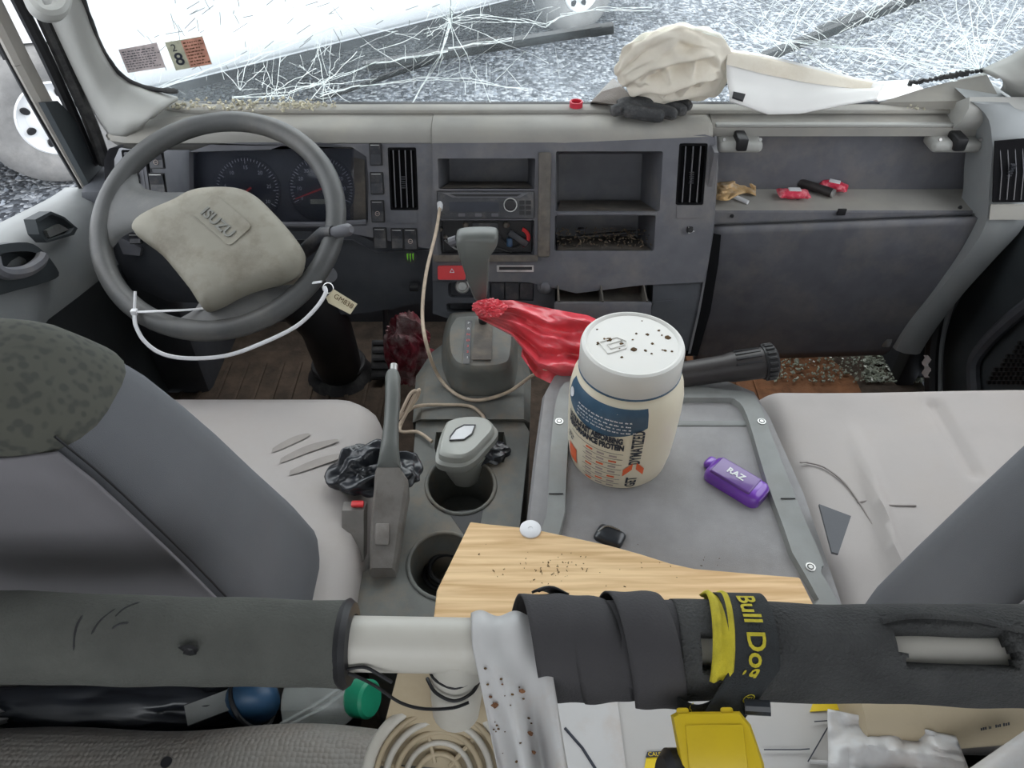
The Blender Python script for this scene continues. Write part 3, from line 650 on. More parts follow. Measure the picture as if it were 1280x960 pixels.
# ---- rocker switches
def rocker(x0, y0, x1, y1, icon=False, w=.0):
    r_ = drect(x0, y0, x1, y1, .002); b = B(); b.prism([DF(u, v, w) for u, v in r_], DN * .0025); o = b.obj('rocker_switch', 'black', dash)
    r2 = drect(x0 + 1.5, y0 + 1.5, x1 - 1.5, y1 - 1.5, .002); us = [p[0] for p in r2]; vs = [p[1] for p in r2]
    b = B(); mid = (min(vs) + max(vs)) / 2
    pr = [(min(vs), .003), (min(vs), .007), (mid, .005), (max(vs), .009), (max(vs), .003)]
    b.loft([[DF(u, v, w + d) for v, d in pr] for u in (min(us), max(us))]); b.obj('rocker', 'switch', o, smooth=0)
    b = B(); b.box(DF((min(us) + max(us)) / 2, max(vs) - .0012, w + .0092), (max(us) - min(us) - .004, .0012, .0012), mtx=Matrix((DX, DV, DN)).transposed()); b.obj('edge_highlight', 'steel', o)
    if icon:
        q = DF((min(us) + max(us)) / 2, mid - .004, w + .0078); b = B(); b.torus(q, .0042, .0006, DN, 16, 6); b.box(q, (.006, .001, .0008), mtx=Matrix((DX, DV, DN)).transposed()); b.obj('icon', 'ink_grey', o)
for a_ in ((187, 189, 206, 211, 'P'), (188, 216, 208, 245), (462, 179, 478, 207), (463, 215, 480, 243), (464, 250, 481, 278, 'ID'), (467, 284, 484, 311), (489, 285, 505, 311), (505, 285, 522, 312, 'D'), (162, 291, 178, 305)): rocker(*a_[:4], icon=a_[4] if len(a_) > 4 else False)
# small round sticker with claw mark
q = dpx(513, 322, .0005); b = B(); b.lathe(q, [(.013, 0), (.0128, .0012)], 20, DN); o = b.obj('round_sticker', 'black', dash)
for k in (-1, 0, 1): b = B(); b.prism([q + DN * .0014 + DX * (k * .0055 + dx) + DV * dv for dx, dv in ((-.0018, .008), (.0018, .009), (.001, -.003), (.0006, -.009 + abs(k) * .003), (-.001, -.002))], DN * .0005); b.obj('claw_stripe', 'monster', o, smooth=0)
# ---- knee panel under the left dash
def row(pts, w): return [dpx(x, y, w) for x, y in pts]
b = B(); tp = [(130, 262), (170, 278), (300, 288), (440, 290), (472, 305), (541, 303)]
mid_ = [(140, 330), (180, 345), (300, 350), (430, 345), (480, 345), (541, 345)]; bt = [(150, 372), (200, 395), (300, 400), (428, 412), (490, 404), (541, 392)]
r1, r2_, r3 = row(tp, -.010), [p + Vector((0, .02, 0)) for p in row(mid_, -.01)], [p + Vector((0, .05, 0)) for p in row(bt, -.02)]
r4 = [p + Vector((0, .12, .01)) for p in r3]
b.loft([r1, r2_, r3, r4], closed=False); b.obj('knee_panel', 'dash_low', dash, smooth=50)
b = B(); b.box(dpx(518, 358, .0), (.02, .022, .012), r=.003); b.obj('data_socket', 'black', dash)
b = B(); b.prism([dpx(x, y, -.03) for x, y in ((150, 292), (182, 308), (180, 318), (160, 316))], DN * .02); b.obj('fuse_cover', 'dash', dash)
# ---- centre stack
co = [duv(*p) for p in ((541, 179), (700, 178), (820, 173), (880, 168), (893, 172), (895, 210), (889, 290), (884, 330), (878, 352), (800, 356), (720, 366), (660, 352), (541, 350))]
co = list(reversed(co))
holes = [(drect(548, 198, 669, 236, .003), .13, .88), (drect(547, 238, 668, 273, .003), .006, 1.0), (drect(547, 275, 668, 320, .003), .045, .95), (drect(694, 189, 826, 264, .004), .15, .86), (drect(693, 269, 818, 313, .004), .14, .88), (drect(846, 179, 881, 256, .004), .02, .96)]
b = B(); b.plate(co, holes, DF, .006, .05); cs = b.obj('centre_stack', 'dash', dash, smooth=30)
for x0 in (541, 680): pass
b = B(); mx = Matrix((DX, DV, DN)).transposed()
q0 = duv(681, 190); q1 = duv(681, 320); b.box(DF(q0[0], (q0[1] + q1[1]) / 2, .010), (.024, q0[1] - q1[1], .014), mtx=mx, r=.004); b.obj('stack_divider', 'dash_dirty', dash)
vent(847, 180, 880, 255, 3, 1, dash, .006)
b = B(); b.prism([DF(u, v, .0065) for u, v in drect(845, 257, 878, 272, .002)], DN * .0015); b.obj('vent_pad', 'dash', dash)
# cubby floors with dirt
for x0, y0, x1, y1 in ((694, 252, 824, 266), (694, 300, 816, 314)):
    u0 = duv(x0 + 3, y1)[0]; u1 = duv(x1 - 3, y1)[0]; v0 = duv(x0, y1)[1]
    b = B(); b.face([DF(u0, v0 + .003, .004), DF(u1, v0 + .003, .004), DF(u1 - .012, v0 + .014, -.125), DF(u0 + .012, v0 + .014, -.125)]); b.obj('cubby_floor', 'dash_dirty', dash, smooth=0)
u0 = duv(552, 236)[0]; u1 = duv(665, 236)[0]; v0 = duv(552, 236)[1]
b = B(); b.face([DF(u0, v0 + .002, .004), DF(u1, v0 + .002, .004), DF(u1 - .01, v0 + .008, -.11), DF(u0 + .01, v0 + .008, -.11)]); b.obj('cubby_floor', 'dash_dirty', dash, smooth=0)
b = B(); b.box(DF((duv(694, 267)[0] + duv(822, 267)[0]) / 2, duv(700, 266.5)[1], .005), (.195, .006, .012), mtx=mx, r=.002); b.obj('shelf_edge', 'dash', dash)
b = B(); b.prism([DF(u, v, .007) for u, v in drect(542, 318, 672, 326, .002)], DN * .004); b.obj('dirty_ledge', 'dash_dirty', dash)
# radio
rd = B(); rd.prism([DF(u, v, -.002) for u, v in drect(548, 239, 667, 272, .003)], DN * .012); radio = rd.obj('radio', 'switch', dash)
b = B(); b.prism([DF(u, v, .010) for u, v in drect(562, 252, 624, 264, .002)], DN * .0012); b.obj('display', 'ink', radio)
b = B(); b.prism([dpx(x, y, .010) for x, y in ((553, 241), (661, 241), (650, 247), (566, 247))], DN * .0015); b.obj('disc_slot_trim', 'dash', radio)
b = B(); b.prism([dpx(x, y, .0112) for x, y in ((562, 242.5), (652, 242.5), (646, 245.5), (570, 245.5))], DN * .001); b.obj('disc_slot', 'black', radio)
b = B(); b.lathe(dpx(638, 256, .010), [(.0115, 0), (.011, .010), (.009, .0115)], 20, DN); b.obj('volume_knob', 'black', radio)
b = B(); b.torus(dpx(638, 256, .011), .0125, .0012, DN, 24, 6); b.obj('knob_ring', 'steel', radio)
for k in range(6): b = B(); b.prism([DF(u, v, .010) for u, v in drect(563 + k * 10.3, 266, 571.5 + k * 10.3, 270, .001)], DN * .0015); b.obj('preset_button', 'dash' if k % 2 else 'switch', radio)
for i in range(2):
    for j in range(3): b = B(); b.prism([DF(u, v, .010) for u, v in drect(649 + i * 8, 250 + j * 6.5, 655.5 + i * 8, 255 + j * 6.5, .001)], DN * .0015); b.obj('button', 'black', radio)
# dangling climate controls behind the open panel
b = B(); b.prism([DF(u, v, -.035) for u, v in drect(553, 278, 664, 317, .003)], DN * .008); cp = b.obj('climate_panel', 'black', dash)
for x, y, r in ((582, 281, .006), (633, 281, .007), (551, 287, .004), (557, 296, .004)): b = B(); b.lathe(dpx(x, y, -.025), [(r, 0), (r * .9, .008), (r * .5, .010)], 14, DN); b.obj('control_stub', 'dash_dirty', cp)
b = B(); b.prism([DF(u, v, -.027) for u, v in drect(590, 280, 622, 287, .001)], DN * .006); b.obj('lever_slot', 'switch', cp)
b = B(); b.torus(dpx(650, 297, -.015), .017, .004, DN, 20, 8, -1.2, 1.3, ux=DX); b.obj('red_dial_arc', 'hazard', cp)
b = B(); b.box(dpx(648, 298, -.012), (.045, .014, .014), mtx=mx @ Matrix.Rotation(-.6, 3, 'Z'), r=.003); b.obj('dial_grip', 'switch', cp)
b = B(); b.box(dpx(637, 303, -.014), (.012, .018, .01), mtx=mx, r=.003); b.obj('blue_connector', 'blue', cp)
for k, (p, q, r) in enumerate((((556, 300), (575, 312), (590, 290)), ((560, 315), (600, 305), (640, 316)), ((620, 290), (640, 310), (660, 300)))): b = B(); b.tube(smoothpath([dpx(*p, -.02), dpx(*q, -.012), dpx(*r, -.02)]), .002, 6); b.obj('wire', 'steel' if k == 0 else 'rubber', cp)
# hazard button, card slot
b = B(); b.prism([DF(u, v, .008) for u, v in drect(548, 331, 582, 348, .003)], DN * .007); hz = b.obj('hazard_button', 'hazard', dash)
q = dpx(565, 339, .0155); b = B()
for k in range(3):
    a0 = math.radians(90 + 120 * k); a1 = math.radians(210 + 120 * k); p = q + DX * math.cos(a0) * .005 + DV * math.sin(a0) * .005; r = q + DX * math.cos(a1) * .005 + DV * math.sin(a1) * .005; b.tube([p, r], .0006, 6)
b.obj('triangle_mark', 'print_white', hz)
b = B(); b.prism([DF(u, v, .0065) for u, v in drect(621, 331, 667, 339, .001)], DN * .002); o = b.obj('card_slot', 'steel', dash)
b = B(); b.prism([DF(u, v, .0087) for u, v in drect(624, 332.5, 665, 336.5, .001)], DN * .0006); b.obj('slot_opening', 'black', o)
# ---- lower centre
lc = [duv(*p) for p in ((541, 345), (660, 345), (720, 350), (800, 350), (878, 346), (873, 385), (862, 438), (820, 444), (740, 440), (640, 410), (560, 398), (541, 392))]
lc = list(reversed(lc))
lh = [(drect(612, 352.5, 667, 376, .002), .008, 1), (drect(694, 355, 816, 378, .003), .05, .96), (drect(560, 353, 605, 372, .008), .02, .9), (drect(558, 379, 600, 391, .006), .03, .9)]
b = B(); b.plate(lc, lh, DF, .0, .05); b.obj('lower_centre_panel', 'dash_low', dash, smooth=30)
for k in range(3): b = B(); b.prism([DF(u, v, -.007) for u, v in drect(614 + k * 18, 354, 630 + k * 18, 374, .002)], DN * .005); b.obj('blank_switch', 'switch', dash)
b = B(); b.lathe(dpx(681, 358, .0), [(.016, 0), (.015, .004), (.011, .006), (.010, .014), (.004, .017)], 20, DN); b.obj('lighter_knob', 'dash', dash)
b = B(); b.torus(dpx(578, 358, .0), .012, .003, DN, 24, 8); b.lathe(dpx(578, 358, -.006), [(.011, 0), (.010, .002)], 20, DN); b.obj('power_socket', 'steel', dash)
# ashtray drawer pulled open
at = thing('ashtray_drawer', 'open divided drawer pulled out of the lower centre dash', 'drawer', dpx(755, 375, .03))
A0 = dpx(695, 384, .055); A1 = dpx(813, 378, .055); Wd = (A1 - A0).x; up_ = Vector((0, .10, .995)); out_ = Vector((0, -1, .1)).normalized()
ctr = (A0 + A1) / 2
b = B(); b.box(ctr + Vector((0, .0, -.018)), (Wd + .006, .012, .042), r=.003, mtx=Matrix.Rotation(math.radians(-20), 3, 'X')); b.obj('drawer_front', 'dash', at)
b = B(); b.box(ctr + Vector((0, .055, -.03)), (Wd - .01, .10, .003)); b.box(ctr + Vector((-Wd / 2 + .006, .055, -.012)), (.003, .10, .036)); b.box(ctr + Vector((Wd / 2 - .006, .055, -.012)), (.003, .10, .036)); b.obj('drawer_tray', 'dash_dirty', at)
b = B(); b.box(ctr + Vector((0, .055, -.012)), (.003, .10, .036)); b.obj('divider', 'dash_dirty', at)
b = B()
q = [duv(*p) for p in ((818, 377), (851, 374), (855, 380), (846, 420), (800, 424))]
b.plate(list(reversed(q)), [], DF, .0015, .002); b.obj('access_flap', 'dash_low', dash)
q = dpx(862, 287, .006); b = B(); b.box(q, (.012, .006, .012), r=.002); b.lathe(q, [(.006, 0), (.005, .010)], 12, DN); b.obj('broken_latch', 'black', dash)
b = B(); b.prism([dpx(x, y, .008) for x, y in ((860, 283), (868, 289), (860, 292))], DN * .004); b.obj('latch_tip', 'steel', dash)
# pen in the lower cubby
b = B(); b.tube([dpx(722, 296, -.05), dpx(795, 290, -.06)], .005, 8); setp(b.obj('marker_pen', 'black'), 'black pen lying in the lower dash cubby', 'pen')
b = B(); b.box(dpx(726, 288, -.05), (.014, .012, .010), r=.002); setp(b.obj('plug_adapter', 'switch'), 'small dark plug lying in the lower dash cubby', 'plug')
db = B(); rq = random.Random(2)
for i in range(260):
    px = rq.uniform(697, 814); py = rq.uniform(301, 311); s = rq.uniform(.0006, .002); q = dpx(px, 311, .0) + Vector((0, rq.uniform(.0, .06), 0)); q.z += .005 + (q.y - dpx(px, 311, 0).y) * .1; db.box(q, (s * rq.uniform(1, 4), s, s), mtx=Matrix.Rotation(rq.uniform(0, 3), 3, 'Z'))
setp(db.obj('cubby_grit', 'dirt_bits', smooth=0, kind='stuff'), 'dry dirt and litter in the lower dash cubby', 'dirt')

# ---- passenger side: shelf, top slab, door panel, right end
SZ = .52; sl = P(893, 236, z=SZ); xs0 = uC1 - .002; xs1 = P(1224, 235, z=SZ).x
yf = P(1000, 263, z=SZ).y; yb = P(1000, 236, z=SZ).y
b = B(); b.box(((xs0 + xs1) / 2, (yf + yb) / 2, SZ - .006), (xs1 - xs0, yb - yf, .012)); b.obj('shelf_floor', 'pad', dash)
b = B(); b.box(((xs0 + xs1) / 2, yb + .012, SZ + .06), (xs1 - xs0, .01, .17), mtx=Matrix.Rotation(math.radians(-8), 3, 'X')); b.obj('shelf_back', 'dash', dash)
for x in (xs0, xs1): b = B(); b.box((x, (yf + yb) / 2 + .01, SZ + .055), (.008, yb - yf + .03, .14)); b.obj('shelf_side', 'dash', dash)
# top slab above the shelf
ys0 = P(1000, 158, z=zt + .016).y
b = B(); b.loft([[Vector((x, y, z)) for y, z in [(ys0, zt - .004), (ys0 - .001, zt + .014), (ys0 + .012, zt + .02), (WS0.y - .004, WS0.z + .001), (WS0.y - .004, zt - .02), (ys0 + .03, zt - .012)]] for x in (xs0 + .004, .4, .6, xs1 + .004)]); b.obj('shelf_roof', 'pad', dash, smooth=30)
b = B(); b.box(((xs0 + xs1) / 2, ys0 + .004, zt + .018), (xs1 - xs0 - .02, .012, .006), r=.002); b.obj('slab_rail', 'trim', dash)
# hinge brackets
for i, (x0, x1) in enumerate(((896, 953), (1162, 1226))):
    l = P(x0, 172, y=ys0 - .006); r = P(x1, 168, y=ys0 - .006); w_ = r.x - l.x; ce_ = (l + r) / 2
    b = B(); b.box(ce_ + Vector((0, .0, -.014)), (w_, .05, .022), r=.009, seg=3); hb = b.obj('hinge_bracket', 'trim', dash)
    b = B(); b.box(ce_ + Vector((0, -.008, -.004)), (w_ * .24, .05, .026), r=.004); b.obj('bracket_slot', 'black', hb)
    for s in (-1, 1):
        b = B(); b.lathe(ce_ + Vector((s * w_ * .21, .02, .002)), [(.013, -.010), (.013, .010)], 16, (1, 0, 0)); b.obj('hinge_ear', 'trim', hb)
        b = B(); b.lathe(ce_ + Vector((s * w_ * .4, -.02, .002)), [(.0035, 0), (.003, .003)], 12, DN); b.obj('screw', 'steel', hb)
# front lip and the big door panel
def gl(x, t):  # t 0 top .. 1 bottom
    zz = SZ - .004 - t * .30; return Vector((x, yf - .002 - .018 * math.sin(min(t * 1.2, 1) * 1.6) + .03 * max(0, t - .45), zz))
lipz = [(yf, SZ), (yf - .004, SZ - .002), (yf - .010, SZ - .026), (yf + .02, SZ - .026)]
b = B(); b.loft([[Vector((x, y, z)) for y, z in lipz] for x in (xs0, xs1)]); b.obj('shelf_lip', 'dash', dash)
for px, py, kind in ((915, 270, 0), (1052, 265, 1), (1200, 259, 0)):
    q = P(px, py, y=yf - .008); b = B()
    if kind: b.box(q, (.017, .004, .014), r=.001); b.obj('latch_socket', 'black', dash)
    else: b.lathe(q, [(.004, 0), (.003, .003)], 12, (0, -1, 0)); b.obj('screw', 'black', dash)
# panel outline in photo: top (888,281)-(1228,268); bottom (866,441)-(1110,440)
def pl(px, py):
    t = max(0, min(1, (py - 270) / 170)); yy = yf - .014 - .012 * math.sin(math.pi * min(1, t * 1.3) * .5) + .035 * t * t
    return P(px, py, y=yy)
def gp(u, v):
    xl = 890 - 24 * v ** 1.2; xr = 1228 - (0 if v < .25 else 200 * ((v - .25) / .75) ** 1.15 * .62); yt_ = 282 - 13 * u; yb_ = 447 - 8 * u
    return pl(xl + (xr - xl) * u, yt_ + (yb_ - yt_) * v)
b = B(); b.grid(gp, 24, 20); gd = b.obj('glove_box_door', 'dash', dash, smooth=60, mods=[('SOLIDIFY', {'thickness': .012, 'offset': -1})])
b = B(); b.grid(lambda u, v: gp(u, .0 + v * .02) + Vector((0, .02 * v, .004 * (1 - v))), 10, 2); b.obj('panel_top_edge', 'dash', dash)
b = B(); b.box(P(1108, 425, y=pl(1108, 425).y - .004), (.02, .02, .03), r=.004); b.obj('panel_clip', 'steel', dash)
# black solid standing in for shade in the gap beside the stack
b = B(); b.loft([[dpx(x, y, -.01), dpx(x + 16, y, -.012), dpx(x + 16, y, -.08), dpx(x, y, -.08)] for x, y in ((886, 285), (882, 330), (872, 390), (856, 445))]); b.obj('gap_shade', 'void', dash)
b = B(); b.loft([[dpx(x, y, .004), dpx(x + 3, y, -.006), dpx(x + 2, y, -.05), dpx(x, y, -.05)] for x, y in ((893, 170), (895, 210), (889, 290), (880, 345), (872, 390), (860, 442))]); b.obj('stack_side', 'dash', dash, smooth=50)
# NOTICE label on the glove box door
q = [pl(*p) - Vector((0, .004, 0)) for p in ((906, 331), (1013, 322), (1008, 344), (902, 354))]
lb = B(); lb.prism(q, (0, -.0006, 0)); no = lb.obj('notice_label', 'print_white', dash, smooth=0)
y_ = [q[0], q[1], q[1].lerp(q[2], .36), q[0].lerp(q[3], .36)]; b = B(); b.prism([p + Vector((0, -.0008, 0)) for p in y_], (0, -.0004, 0)); b.obj('yellow_band', 'yellow', no, smooth=0)
def lq(a_, b_, h=0): return q[0].lerp(q[1], a_).lerp(q[3].lerp(q[2], a_), b_) + Vector((0, -.0016, 0))
text('notice_heading', 'NOTICE', .20, lambda a_, b_, h: lq(.52 + a_ * .24, .20 - b_ * 1.2), 'ink', no)
for i, s in enumerate(('WHEN CLOSING THE FRONT COMPARTMENT LID,', 'MAKE SURE THAT IT IS SECURELY LOCKED.', 'FOR DETAILS SEE OWNERS MANUAL.')): text('small_print', s, .16, lambda a_, b_, h, i=i: lq(.05 + a_ * .255, .47 + .18 * i - b_ * .9), 'ink', no, align='LEFT')
# right end: arch with vent
ar = [(1216, 128), (1236, 150), (1240, 190), (1236, 240), (1232, 280), (1210, 318), (1175, 362), (1140, 405), (1120, 438)]
arr = [(1262, 128), (1290, 150), (1300, 190), (1292, 240), (1280, 282), (1245, 322), (1205, 366), (1172, 408), (1150, 442)]
def yy_(py): return DF(0, duv(1230, py, .0)[1]).y if py < 290 else DF(0, duv(1230, 290, .0)[1]).y + (py - 290) * .00025
L_ = smoothpath([P(x, y, y=yy_(y) - .02) for x, y in ar], 4); R_ = smoothpath([P(x, y, y=yy_(y) - .015) for x, y in arr], 4)
b = B(); b.loft([[l + Vector((-.004, .10, 0)), l + Vector((-.004, .012, 0)), l, l.lerp(r, .3) + Vector((0, -.008, 0)), l.lerp(r, .8) + Vector((0, -.006, 0)), r, r + Vector((.01, .10, 0))] for l, r in zip(L_, R_)]); b.obj('end_arch', 'door', dash, smooth=50)
b = B(); b.loft([[Vector((x, y, z)) for y, z in [(L_[0].y + .004, L_[0].z - .04), (L_[0].y - .002, L_[0].z - .01), (L_[0].y + .01, L_[0].z + .006), (WS0.y - .01, WS0.z), (WS0.y - .01, zt - .06)]] for x in (L_[0].x - .004, L_[0].x + .06, 1.0)]); b.obj('end_cap', 'trim', dash, smooth=50)
b = B(); b.prism([P(x, y, y=WS0.y + dy) for x, y, dy in ((1100, 128, -.012), (1150, 112, -.012), (1232, 90, -.012), (1250, 124, -.06), (1200, 126, -.05))], (0, 0, -.016)); b.obj('corner_cover', 'pad', dash)
vp = [P(x, y, y=yy_(y) - .036) for x, y in ((1243, 176), (1290, 172), (1284, 252), (1240, 252))]
b = B(); b.prism(vp, (0, -.003, 0)); v = b.obj('air_vent', 'void', dash, smooth=0)
for k in range(4): b = B(); p = vp[0].lerp(vp[1], .15 + .2 * k); q_ = vp[3].lerp(vp[2], .15 + .2 * k); b.tube([p + Vector((0, -.004, -.006)), p.lerp(q_, .5) + Vector((.003, -.006, 0)), q_ + Vector((0, -.004, .006))], .0009, 6); b.obj('slat', 'dash', v)
b = B()
for k in range(6): b.box(vp[0].lerp(vp[2], .45) + Vector((0, -.006, -.015 + .005 * k)), (.008, .008, .0022))
b.obj('thumb_slider', 'switch', v)
b = B(); b.prism([P(x, y, y=yy_(y) - .032) for x, y in ((1238, 255), (1284, 255), (1280, 274), (1236, 274))], (0, -.002, 0)); b.obj('vent_pad', 'pad', dash)

# =================================================================== STEERING
WC = Vector((-.501, 1.14, .617)); TL = math.radians(30); WRv = .20
WU = Vector((1, 0, 0)); WVv = Vector((0, math.cos(TL), math.sin(TL))); WNn = Vector((0, -math.sin(TL), math.cos(TL)))
def whp(px, py, h=0): return hit(px, py, WC + WNn * h, WNn)
def wl(r, deg, h=0): return WC + (WU * math.cos(math.radians(deg)) + WVv * math.sin(math.radians(deg))) * r + WNn * h
sw = thing('steering_wheel', 'dusty dark grey steering wheel with a two spoke hub', 'steering wheel', WC)
b = B(); b.torus(WC, WRv, .0175, WNn, 72, 14, ux=WU); b.obj('rim', 'wheel', sw, smooth=80)
for deg, w0, w1 in ((172, 1.0, 1), (288, 1.35, 1)):     # two broad spokes, flaring into the rim
    b = B(); rings = []
    for k in range(9):
        t = k / 8; r = .06 + (WRv - .06) * t; wd = math.radians(20 + 10 * (2 * abs(t - .45)) ** 2 + (12 * max(0, t - .7) / .3) ) * (.105 / r) ** .55 * w0; h = .028 * (1 - t) ** 1.3
        n = 12; ring = []
        for i in range(n):
            a_ = 2 * math.pi * i / n; ring.append(wl(r, deg + math.degrees(wd) * math.cos(a_) * .95, h - .004 + .013 * math.sin(a_)))
        rings.append(ring)
    b.loft(rings); b.obj('spoke', 'wheel', sw, smooth=70)
hubpts = [(161, 283), (166, 270), (186, 258), (214, 246), (232, 236), (252, 231), (278, 230), (300, 233), (320, 243), (340, 262), (360, 284), (374, 304), (378, 318), (372, 334), (355, 345), (325, 354), (300, 363), (275, 376), (257, 383), (248, 380), (235, 360), (218, 338), (196, 312), (175, 296)]
hubpts = csm(hubpts, 3); hc = whp(275, 300, .04)
R = []
for h, k in ((.004, .95), (.018, 1.0), (.034, .985), (.043, .93), (.0475, .78), (.049, .45), (.0495, .1)):
    R.append([(lambda q: hc + (q - hc) * k + WNn * (h - .04))(whp(x, y, .04)) for x, y in hubpts])
b = B(); b.loft(R); hub = b.obj('hub_cover', 'hub', sw, smooth=70)
# raised pad and lettering, the wheel is turned so they read down to the right
td = (whp(291, 297, .05) - whp(256, 266, .05)).normalized(); tu = WNn.cross(td)
f = frame3(whp(272, 281, .0475), td, tu)
pdl = [f(a_, b_, 0) for a_, b_ in rrect(-.046, .046, -.014, .036, .008)]
b = B(); b.prism(pdl, WNn * .0035); b.obj('badge_pad', 'hub', hub, smooth=40)
text('lettering', 'ISUZU', .0235, lambda a_, b_, h: f(a_, b_ + .002, .0032 + h), 'hub_edge', hub, ext=.0025, sx=1.08, bold=.0006)
b = B(); b.tube([wl(.0, 0, -.002), wl(0, 0, -.043)], [.05, .045], 20); b.obj('hub_base', 'wheel', sw)
# column
col = thing('steering_column', 'dark steering column shroud with rubber boot reaching the floor', 'steering column', (-.46, 1.36, 0))
ax = -WNn
b = B(); b.loft([[WC + ax * h + Vector((dx * .001, 0, 0)) + (WU * math.cos(2 * math.pi * k / 16) * rw + WVv * math.sin(2 * math.pi * k / 16) * rh) for k in range(16)] for h, rw, rh, dx in ((.045, .055, .05, 0), (.06, .075, .07, 0), (.10, .085, .075, 10), (.18, .08, .06, 20), (.22, .06, .05, 20))]); b.obj('column_shroud', 'hub', col, smooth=60)
b = B(); p0 = P(395, 385, y=1.36); p1 = P(425, 462, z=.03)
b.tube(smoothpath([WC + ax * .19 + Vector((.02, .0, 0)), P(398, 395, y=1.30), P(415, 430, y=1.34), p1]), .055, 16); b.obj('column_boot', 'black', col, smooth=60)
b = B(); b.lathe(p1 - Vector((0, 0, .025)), [(.085, 0), (.08, .012), (.06, .03)], 24); b.torus(p1 + Vector((0, 0, .02)), .06, .008, (0, 0, 1), 28, 8); b.obj('boot_flange', 'rubber', col)
b = B(); q0 = P(367, 325, d=1.33); q1 = P(405, 293, d=1.29); q2 = P(436, 287, d=1.26)
b.tube([q0, q0.lerp(q1, .5), q1, q1.lerp(q2, .4)], [.010, .013, .014, .012], 12); st_ = b.obj('stalk', 'switch', col, smooth=60)
b = B(); b.tube([q1.lerp(q2, .35), q1.lerp(q2, .6), q2, q2 + (q2 - q1).normalized() * .006], [.009, .0105, .0105, .006], 12); b.obj('stalk_tip', 'dash', st_, smooth=50)
b = B(); b.tube([P(402, 350, d=1.33), P(412, 343, d=1.30)], .014, 14); b.obj('ignition_lock', 'switch', col)
# ---- cable tie through the wheel and to the key
zt_ = thing('cable_tie', 'long white plastic cable tie looped around the steering wheel rim', 'cable tie', whp(168, 390, .02))
b = B(); b.tube(smoothpath([whp(168, 390, .024), whp(195, 389, .026), whp(250, 386, .010), whp(320, 375, -.012), whp(368, 358, .0), whp(402, 352, .02)]), .0028, 6, flat=.5); b.obj('strap', 'white_plastic', zt_)
b = B(); b.tube(smoothpath([whp(168, 392, .024), whp(170, 408, .02), whp(182, 428, .01), whp(205, 443, .0), whp(240, 448, -.01), whp(285, 444, -.01), whp(330, 428, 0), whp(370, 408, 0), whp(395, 385, .01), whp(407, 366, .012), whp(405, 358, .012)]), .0033, 6, flat=.5); b.obj('strap_loop', 'white_plastic', zt_)
b = B(); b.box(whp(168, 390, .025), (.010, .009, .009), r=.0015); b.obj('head', 'white_plastic', zt_)
b = B(); b.tube([whp(168, 389, .024), whp(169, 364, .034)], .0026, 6); b.obj('tail', 'white_plastic', zt_)
kt = thing('key_tag', 'small cream plastic tag hanging from a metal key ring', 'key tag', whp(430, 375, .0))
b = B(); b.torus(P(410, 360, d=1.26), .0085, .0012, (.3, -.8, .5), 24, 6); b.obj('key_ring', 'chrome', kt)
tg = [P(x, y, d=1.255) for x, y in ((408, 372), (418, 362), (447, 380), (438, 393), (411, 379))]
nn = (tg[1] - tg[0]).cross(tg[2] - tg[0]).normalized(); nn = -nn if nn.dot(O - tg[0]) < 0 else nn
b = B(); b.prism(tg, nn * .003); tgo = b.obj('tag', 'tagcol', kt, smooth=0)
f2 = frame3(P(430, 377, d=1.255) + nn * .0034, tg[2] - tg[1], tg[1] - tg[0]); text('tag_number', 'GM838', .012, lambda a_, b_, h: f2(a_, b_, .0002), 'specks', kt)

# =================================================================== FLOOR AREA
for nm, pts, m, lab in (('floor_mat', [(-.86, .80), (-.18, .80), (-.18, 1.46), (-.30, 1.52), (-.80, 1.50), (-.86, 1.4)], 'mat_floor', 'muddy ribbed rubber mat in the driver footwell'), ('floor_mat', [(.42, .85), (.84, .85), (.86, 1.40), (.80, 1.52), (.45, 1.5)], 'rust', 'rusty brown soiled mat in the passenger footwell')):
    b = B(); b.prism([(x, y, .002) for x, y in pts], (0, 0, .010)); t = b.obj(nm, m, smooth=0); setp(t, lab, 'mat')
    x0 = min(p[0] for p in pts) + .05; x1 = max(p[0] for p in pts) - .05; n = int((x1 - x0) / .045) if m == 'mat_floor' else 4
    for i in range(n):
        b = B(); b.box((x0 + i * .045, 1.28, .014), (.010, .36, .005), r=.002); b.obj('rib', m, t)
mr = B(); rq = random.Random(4)
for i in range(1100):
    q = P(rq.uniform(1080, 1160), rq.uniform(440, 478), z=.006) if i < 800 else P(rq.uniform(960, 1090), rq.uniform(440, 478), z=.02); s = rq.uniform(.0012, .0038)
    mr.box(q + Vector((0, 0, s)), (s * rq.uniform(1, 2.5), s * rq.uniform(1, 2.5), s), mtx=Matrix.Rotation(rq.uniform(0, 3), 3, 'Z') @ Matrix.Rotation(rq.uniform(0, 3), 3, 'X'))
setp(mr.obj('broken_glass', 'glass_bits', smooth=0, kind='stuff'), 'greenish broken safety glass on the passenger floor', 'glass')
# pedals
pd = thing('accelerator_pedal', 'black ribbed foot pedal under the dash', 'pedal', (-.30, 1.5, 0))
b = B(); ce_ = P(482, 450, z=.06); b.box(ce_, (.07, .10, .014), r=.004, mtx=Matrix.Rotation(math.radians(40), 3, 'X')); b.obj('pedal_pad', 'rubber', pd)
for k in range(5): b = B(); b.box(ce_ + Matrix.Rotation(math.radians(40), 3, 'X') @ Vector((0, -.04 + .02 * k, .008)), (.062, .006, .005), mtx=Matrix.Rotation(math.radians(40), 3, 'X')); b.obj('pad_rib', 'black', pd)
b = B(); b.tube(smoothpath([ce_ + Vector((0, .02, 0)), ce_ + Vector((0, .08, .10)), ce_ + Vector((0, .12, .30))]), .008); b.obj('pedal_arm', 'black', pd)
